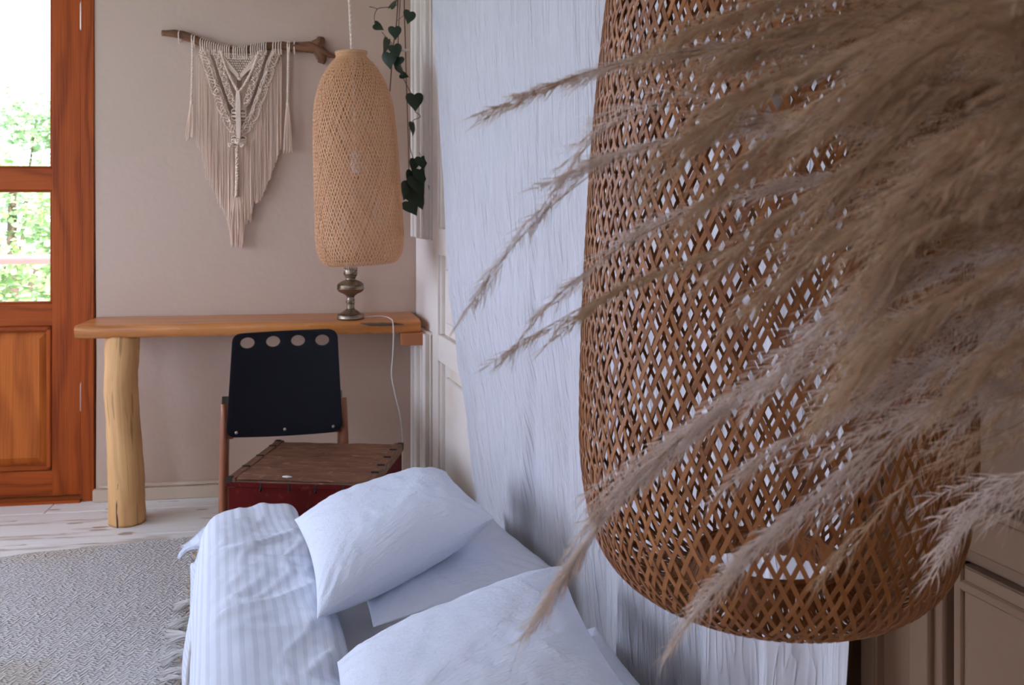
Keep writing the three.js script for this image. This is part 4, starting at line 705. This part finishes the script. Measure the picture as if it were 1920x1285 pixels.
  stuff(mesh('fringe', merge(fringe), M.rope, t)).userData.label = 'long straight fringe of cotton cords';
}
// ------------------------------------------------------------------ trailing vine in the corner
{
  const K = 480, t = thing('trailing_vine', 'dark green heart-leaved trailing vine hanging down the wall corner behind the pale lamp', 'plant', V3(0.081, 1.3, BACK + 0.30));
  const p = (x, y, z = 0) => V3((x - 745) / K, (380 - y) / K - 0.083, z / K);
  const heart = new THREE.Shape(); heart.moveTo(0, 0); heart.bezierCurveTo(-0.16, 0.20, -0.52, 0.16, -0.5, -0.16); heart.bezierCurveTo(-0.48, -0.5, -0.14, -0.72, 0, -1.0); heart.bezierCurveTo(0.14, -0.72, 0.48, -0.5, 0.5, -0.16); heart.bezierCurveTo(0.52, 0.16, 0.16, 0.20, 0, 0);
  let lg = new THREE.ExtrudeGeometry(heart, { depth: 0.012, bevelEnabled: false, curveSegments: 10 }); lg.deleteAttribute('uv'); lg = new TessellateModifier(0.22, 5).modify(lg);
  const lp = lg.attributes.position; for (let i = 0; i < lp.count; i++) { const x = lp.getX(i), y = lp.getY(i); lp.setZ(i, lp.getZ(i) - 0.55 * x * x + 0.12 * Math.abs(x) * 1.2 - 0.22 * Math.pow(y + 0.3, 2)); }
  lg = toCreasedNormals(lg, 0.9);
  // [x, y of the leaf base, length, roll, lean, turn, seen from the back]
  const leaves = [[700, 44, 21, 1.25, 0.3, 0.5], [737, 50, 25, 0.05, -0.2, 0.1], [766, 21, 25, -0.25, -0.2, 0.3], [729, 12, 22, 2.6, 0.1, 1.0], [725, 74, 30, -0.1, 0.2, 1.15, 1], [736, 85, 26, 0.3, -0.3, 0.2], [727, 98, 32, 0.1, -0.2, -0.4], [748, 138, 17, 1.4, 0.2, 0.4], [743, 124, 20, 0.6, 0.1, 0.8], [774, 176, 33, 0.05, -0.15, 0.05], [770, 230, 26, 0.1, 0, 1.1], [786, 295, 25, 0.15, -0.2, 0.3], [769, 322, 22, -0.4, 0, 0.6], [777, 332, 36, 0.2, -0.2, 0.25], [773, 352, 46, 0.35, -0.3, 0.1], [783, 348, 38, 0.0, 0.2, -0.5], [762, 378, 32, 0.5, -0.2, 0.3], [746, 105, 24, -0.5, 0.1, -0.6], [766, 345, 34, -0.3, 0.1, 0.5], [784, 318, 30, 0.2, -0.2, 0.3], [788, 338, 34, 0.3, -0.3, 0.2], [776, 300, 24, -0.2, 0.1, 0.6]];
  leaves.forEach(([x, y, l, roll, lean, turn, back], i) => { const m = mesh('leaf', lg, back ? M.leafBack : M.leaf, t); m.position.copy(p(x, y, 6 + (i * 5) % 14)); m.scale.set(l * 1.02 / K, l / K, l / K); m.rotation.set(lean, turn, roll, 'ZYX'); });
  const st = (q, a, mat) => mesh('stem', limb(q.map(([x, y, z]) => p(x, y, z ?? 4)), a.map((x) => x / K), 36, 6), mat, t);
  st([[745, -330, 2], [744, -120], [743, 0], [740, 45], [735, 80], [731, 130], [728, 170]], [1.3, 1.2, 1.0], M.vineStem);
  st([[750, -330, 2], [749, -100], [747, 0], [745, 40], [743, 90]], [1.2, 1.0, 0.8], M.vineStem);
  st([[756, -330, 2], [755, 0], [757, 75], [759, 150], [762, 240], [764, 330]], [1.1, 1.0, 0.7], M.vineStem);
  st([[743, 6, 6], [730, 11, 8], [706, 15, 8], [701, 22, 8], [699, 34, 6], [702, 43, 6]], [0.8, 0.8, 0.6], M.vineGreen);
  st([[706, 16, 8], [697, 13, 8], [690, 12, 8]], [0.7, 0.6, 0.9], M.vineGreen);
  st([[713, 58, 4], [722, 68, 4], [733, 80, 4]], [0.7, 0.7, 0.7], M.vineGreen); st([[716, 66, 6], [727, 77, 5], [737, 90, 4]], [0.5, 0.6, 0.7], M.vineGreen);
  st([[742, 36, 4], [753, 27, 6], [764, 23, 6]], [0.5, 0.5, 0.5], M.vineStem);
  st([[748, 112, 4], [752, 140, 6], [760, 158, 6], [769, 174, 6], [774, 180, 6]], [0.8, 0.8, 0.7], M.vineGreen);
  st([[775, 208, 6], [784, 214, 6], [785, 218, 6], [772, 224, 4], [766, 236, 4], [765, 244, 4]], [0.7, 0.7, 0.6], M.vineGreen);
  st([[766, 244, 4], [766, 275, 4], [772, 300, 4], [770, 335, 4], [772, 360, 4]], [0.7, 0.8, 0.7], M.vineStem);
  st([[783, 285, 6], [787, 293, 6], [788, 299, 6]], [0.5, 0.5, 0.5], M.vineGreen);
  mesh('clip', box(15 / K, 5 / K, 6 / K, [0, 0, 0], 0.003).rotateZ(-0.1).translate(...p(757, 92, 6).toArray()), M.whitePlastic, t).userData.label = 'small white clip holding the stem';
}
// ------------------------------------------------------------------ grass plumes reaching in from the right, [path from base to tip (survey metres), fullness]
const PLUMES = [
  [[[0.1765, 1.3111, 0.5], [0.1, 1.3008, 0.5], [0.048, 1.2905, 0.51], [0.0122, 1.2788, 0.52], [-0.0243, 1.2675, 0.53]], 0.4],
  [[[0.2046, 1.2889, 0.47], [0.1326, 1.3006, 0.49], [0.0706, 1.2964, 0.5], [0.0147, 1.2802, 0.5], [0.0, 1.2744, 0.5]], 0.35],
  [[[0.2599, 1.2668, 0.47], [0.1769, 1.264, 0.47], [0.1045, 1.2537, 0.48], [0.049, 1.2401, 0.49], [0.0176, 1.2111, 0.5], [-0.0235, 1.1626, 0.5]], 0.45],
  [[[0.2654, 1.2311, 0.48], [0.1864, 1.2311, 0.48], [0.1268, 1.2199, 0.49], [0.0706, 1.1994, 0.5], [0.0235, 1.1641, 0.5], [-0.0088, 1.1258, 0.5]], 0.4],
  [[[0.2621, 1.2064, 0.45], [0.2002, 1.2035, 0.46], [0.1355, 1.1963, 0.47], [0.0819, 1.1831, 0.48], [0.0375, 1.1594, 0.49], [0.0, 1.1376, 0.5]], 0.5],
  [[[0.2562, 1.1704, 0.44], [0.2091, 1.1614, 0.45], [0.1569, 1.1412, 0.46], [0.1106, 1.1119, 0.47], [0.0678, 1.073, 0.48], [0.0367, 1.0335, 0.48], [0.0115, 0.9922, 0.49]], 0.9],
  [[[0.2588, 1.1497, 0.44], [0.2171, 1.1376, 0.45], [0.1732, 1.1142, 0.46], [0.1327, 1.0871, 0.47], [0.1045, 1.0617, 0.48]], 0.65],
  [[[0.2529, 1.1361, 0.43], [0.2174, 1.1238, 0.44], [0.18, 1.0926, 0.45], [0.1407, 1.0574, 0.46], [0.1106, 1.0235, 0.47], [0.0932, 0.9939, 0.48]], 0.6],
  [[[0.2666, 1.1161, 0.44], [0.2382, 1.1005, 0.45], [0.2111, 1.0817, 0.46], [0.188, 1.0566, 0.47], [0.1694, 1.0278, 0.48]], 0.35],
  [[[0.2726, 1.0899, 0.45], [0.2544, 1.0763, 0.46], [0.2405, 1.0566, 0.47], [0.2231, 1.0222, 0.48]], 0.6],
  [[[0.2569, 1.2961, 0.42], [0.2125, 1.2979, 0.43], [0.1656, 1.2895, 0.44], [0.1218, 1.2699, 0.45], [0.092, 1.2468, 0.46]], 1.2],
  [[[0.2569, 1.2738, 0.42], [0.2125, 1.2701, 0.43], [0.1656, 1.2584, 0.44], [0.1218, 1.2355, 0.45], [0.0893, 1.2062, 0.46]], 0.95],
  [[[0.2569, 1.2491, 0.42], [0.2175, 1.2448, 0.43], [0.176, 1.2325, 0.44], [0.1376, 1.2117, 0.45], [0.1109, 1.1899, 0.46]], 0.9],
  [[[0.2508, 1.2242, 0.41], [0.2125, 1.2195, 0.42], [0.1771, 1.2094, 0.43], [0.1449, 1.1911, 0.44], [0.1218, 1.1694, 0.45]], 0.8],
  [[[0.2508, 1.2025, 0.41], [0.2174, 1.1948, 0.42], [0.1846, 1.1791, 0.43], [0.1501, 1.1549, 0.44], [0.1244, 1.1244, 0.45]], 0.6],
  [[[0.2447, 1.1841, 0.4], [0.2171, 1.1736, 0.41], [0.1902, 1.1577, 0.42], [0.1669, 1.1361, 0.43], [0.1501, 1.1135, 0.44]], 0.65],
  [[[0.2631, 1.3106, 0.43], [0.2304, 1.3154, 0.44], [0.1906, 1.3123, 0.45], [0.1461, 1.3036, 0.46], [0.1161, 1.2916, 0.47]], 1.2],
  [[[0.2631, 1.3283, 0.43], [0.2226, 1.3335, 0.44], [0.18, 1.3308, 0.45], [0.1326, 1.3198, 0.46], [0.0885, 1.3055, 0.47]], 1.1],
  [[[0.2569, 1.1626, 0.42], [0.2378, 1.1512, 0.43], [0.2148, 1.129, 0.44], [0.1959, 1.1032, 0.45]], 0.4],
  [[[0.2386, 1.2789, 0.39], [0.2165, 1.2758, 0.4], [0.1929, 1.2628, 0.41], [0.1705, 1.2417, 0.42], [0.1594, 1.2195, 0.43]], 1.2],
  [[[0.2325, 1.2349, 0.38], [0.2134, 1.2285, 0.39], [0.1929, 1.2123, 0.4], [0.1761, 1.1905, 0.41]], 0.9],
  [[[0.2569, 1.1404, 0.42], [0.2428, 1.1259, 0.43], [0.2304, 1.1083, 0.44], [0.2224, 1.0873, 0.45]], 0.3],
  [[[0.2002, 1.2522, 0.46], [0.1493, 1.2585, 0.47], [0.096, 1.2706, 0.48], [0.0559, 1.2611, 0.5], [0.0294, 1.2317, 0.5], [0.0147, 1.2052, 0.5]], 0.35],
  [[[0.2463, 1.2124, 0.395], [0.2212, 1.2076, 0.4], [0.1954, 1.1929, 0.41], [0.1729, 1.1701, 0.42], [0.1594, 1.1487, 0.43]], 0.5],
  [[[0.2432, 1.3088, 0.39], [0.2212, 1.3017, 0.4], [0.2026, 1.2869, 0.41], [0.1878, 1.2664, 0.42]], 1.1],
  [[[0.2369, 1.2595, 0.38], [0.2174, 1.2555, 0.385], [0.1973, 1.2445, 0.39], [0.1812, 1.2264, 0.4]], 1.1],
  [[[0.2372, 1.2562, 0.37], [0.2184, 1.2501, 0.375], [0.1967, 1.2349, 0.38], [0.1789, 1.2124, 0.39], [0.1694, 1.1935, 0.4]], 1.7],
  [[[0.2372, 1.2061, 0.37], [0.2184, 1.1994, 0.375], [0.1967, 1.1857, 0.38], [0.1744, 1.1665, 0.39], [0.16, 1.1441, 0.4]], 1.0],
  [[[0.2436, 1.1723, 0.38], [0.2265, 1.1649, 0.385], [0.2111, 1.1505, 0.39], [0.1976, 1.1323, 0.4]], 0.7],
  [[[0.2372, 1.2954, 0.37], [0.2184, 1.2942, 0.375], [0.1967, 1.2885, 0.38], [0.1744, 1.2766, 0.39], [0.16, 1.2641, 0.4]], 1.6],
];
{
  const places = ['thin brown plume crossing the white curtain highest, its tip farthest left', 'short thin plume just above the farthest-left tip, ending over the curtain', 'lit bent plume drooping over the upper left edge of the big woven lamp', 'long thin plume curving down across the curtain below the lit bent one', 'brownish plume ending over the curtain at mid height of the big woven lamp', 'fullest lit plume sweeping down to the pillows across the big woven lamp', 'short bright plume just below the fullest sweeping one', 'lit plume whose tip hangs over the bottom opening of the big woven lamp', 'small plume over the lower right side of the big woven lamp', 'lowest sparse plume, hanging beside the panelled wall',
    'beige plume over the upper middle of the big woven lamp, second row down', 'beige plume over the upper middle of the big woven lamp, third row down', 'beige plume crossing the big woven lamp just above its middle', 'thick beige plume ending at the middle of the big woven lamp', 'beige plume drooping just right of the fullest sweeping one', 'blurred beige plume over the right side of the big woven lamp, below its middle', 'beige plume at the top, over the upper left of the big woven lamp', 'plume cut off by the top edge of the picture', 'blurred plume at the right above the small lower right one', 'large blurred plume bending down steeply in the upper right', 'large blurred plume at the right edge, at the height of the lamp middle', 'short plume at the right edge beside the panelled wall', 'grey plume bending sharply downward from the thin brown one', 'large blurred plume at the right, its tip above the lower rim', 'blurred plume filling the upper right corner', 'blurred plume at the right edge, second down from the corner', 'widest plume of the blurred mass, right of the big woven lamp, upper half', 'wide plume of the blurred mass, over the right rim of the big woven lamp', 'wide plume at the right edge, just above the panelled wall', 'wide plume along the top right edge of the picture'];
  PLUMES.forEach(([path, full], i) => {
    const r = rng(800 + i), pts = path.map((q) => S(...q)), base = pts[0].clone();
    // carry the stem on to the bundle that hangs on the right wall outside the frame
    const root = S(0.56 + 0.03 * r(), 1.16 + 0.16 * r(), 0.52 + 0.06 * r()); pts.unshift(root, root.clone().lerp(base, 0.5).add(V3(0, 0.015, 0)));
    const t = thing('grass_plume', places[i], 'grass', root, 0, 'plumes of dried grass'), curve = new THREE.CatmullRomCurve3(pts.map((q) => q.clone().sub(root)), false, 'centripetal'), L = curve.getLength();
    const n = 40, rad = Array.from({ length: 8 }, (_, k) => lerp(0.0009, 0.0002, k / 7));
    mesh('stem', limb(curve.getSpacedPoints(10), rad, n, 5), M.plumeStem, t);
    const pos = [], nor = [], idx = [];
    const ribbon = (a, b, c, w) => {                                        // a hair: three-sided sliver from a through b to c
      const d = c.clone().sub(a).normalize(), s = V3(r() - 0.5, r() - 0.5, r() - 0.5).cross(d).normalize(), q = s.clone().cross(d), o = pos.length / 3;
      for (const [m, k] of [[a, 1], [b, 0.8]]) for (let j = 0; j < 3; j++) { const e = s.clone().multiplyScalar(Math.cos(j * 2.094)).addScaledVector(q, Math.sin(j * 2.094)); pos.push(m.x + e.x * w * k, m.y + e.y * w * k, m.z + e.z * w * k); nor.push(e.x, e.y, e.z); }
      pos.push(c.x, c.y, c.z); nor.push(d.x, d.y, d.z);
      for (let j = 0; j < 3; j++) { const k = (j + 1) % 3; idx.push(o + j, o + 3 + k, o + k, o + j, o + 3 + j, o + 3 + k, o + 3 + j, o + 6, o + 3 + k); }
    };
    const start = 0.26, branches = Math.round(105 * full * (0.5 + L));
    for (let b = 0; b < branches; b++) {
      const u = lerp(start, 0.97, Math.pow(r(), 0.9)), o = curve.getPointAt(u), T = curve.getTangentAt(u), side = V3(r() - 0.5, r() - 0.5, r() - 0.5).cross(T).normalize(), taper = Math.sin(Math.PI * Math.pow(clamp((u - start) / (1 - start)), 0.6) * 0.85 + 0.3);
      const tip = clamp((1 - u) / 0.5), len = (0.03 + 0.08 * r()) * (0.35 + 0.65 * taper) * (0.5 + 0.5 * full), open = (0.06 + 0.42 * r() * r()) * (0.45 + 0.55 * tip) * (0.4 + 0.6 * full);
      const q = []; for (let k = 0; k <= 6; k++) { const f = k / 6; q.push(o.clone().addScaledVector(T, len * f).addScaledVector(side, len * open * (1 - Math.pow(1 - f, 2)) * 0.9).add(V3(0, -len * 0.10 * f * f, 0))); }
      for (let k = 0; k < 6; k++) ribbon(q[k], q[k].clone().lerp(q[k + 1], 0.5), q[k + 1], 0.00028);
      const hairs = Math.round(len * 620);
      for (let h = 0; h < hairs; h++) {
        const f = 0.12 + 0.88 * r(), k = Math.min(5, Math.floor(f * 6)), a = q[k].clone().lerp(q[k + 1], f * 6 - k), D = q[k + 1].clone().sub(q[k]).normalize(), e = V3(r() - 0.5, r() - 0.5, r() - 0.5).normalize(), hl = 0.006 + 0.009 * r();
        const c = a.clone().addScaledVector(D, hl).addScaledVector(e, hl * 0.5); c.y -= hl * 0.12;
        ribbon(a, a.clone().lerp(c, 0.5).addScaledVector(e, hl * 0.08), c, 0.00017 + 0.00014 * r());
      }
    }
    const g = new THREE.BufferGeometry(); g.setAttribute('position', new THREE.Float32BufferAttribute(pos, 3)); g.setAttribute('normal', new THREE.Float32BufferAttribute(nor, 3)); g.setIndex(idx);
    stuff(mesh('feathery_hairs', g, [1, 2, 3, 5, 6, 7, 9, 14, 22].includes(i) ? M.plumeLit : M.plume, t));
  });
}
renderer.render(scene, camera);
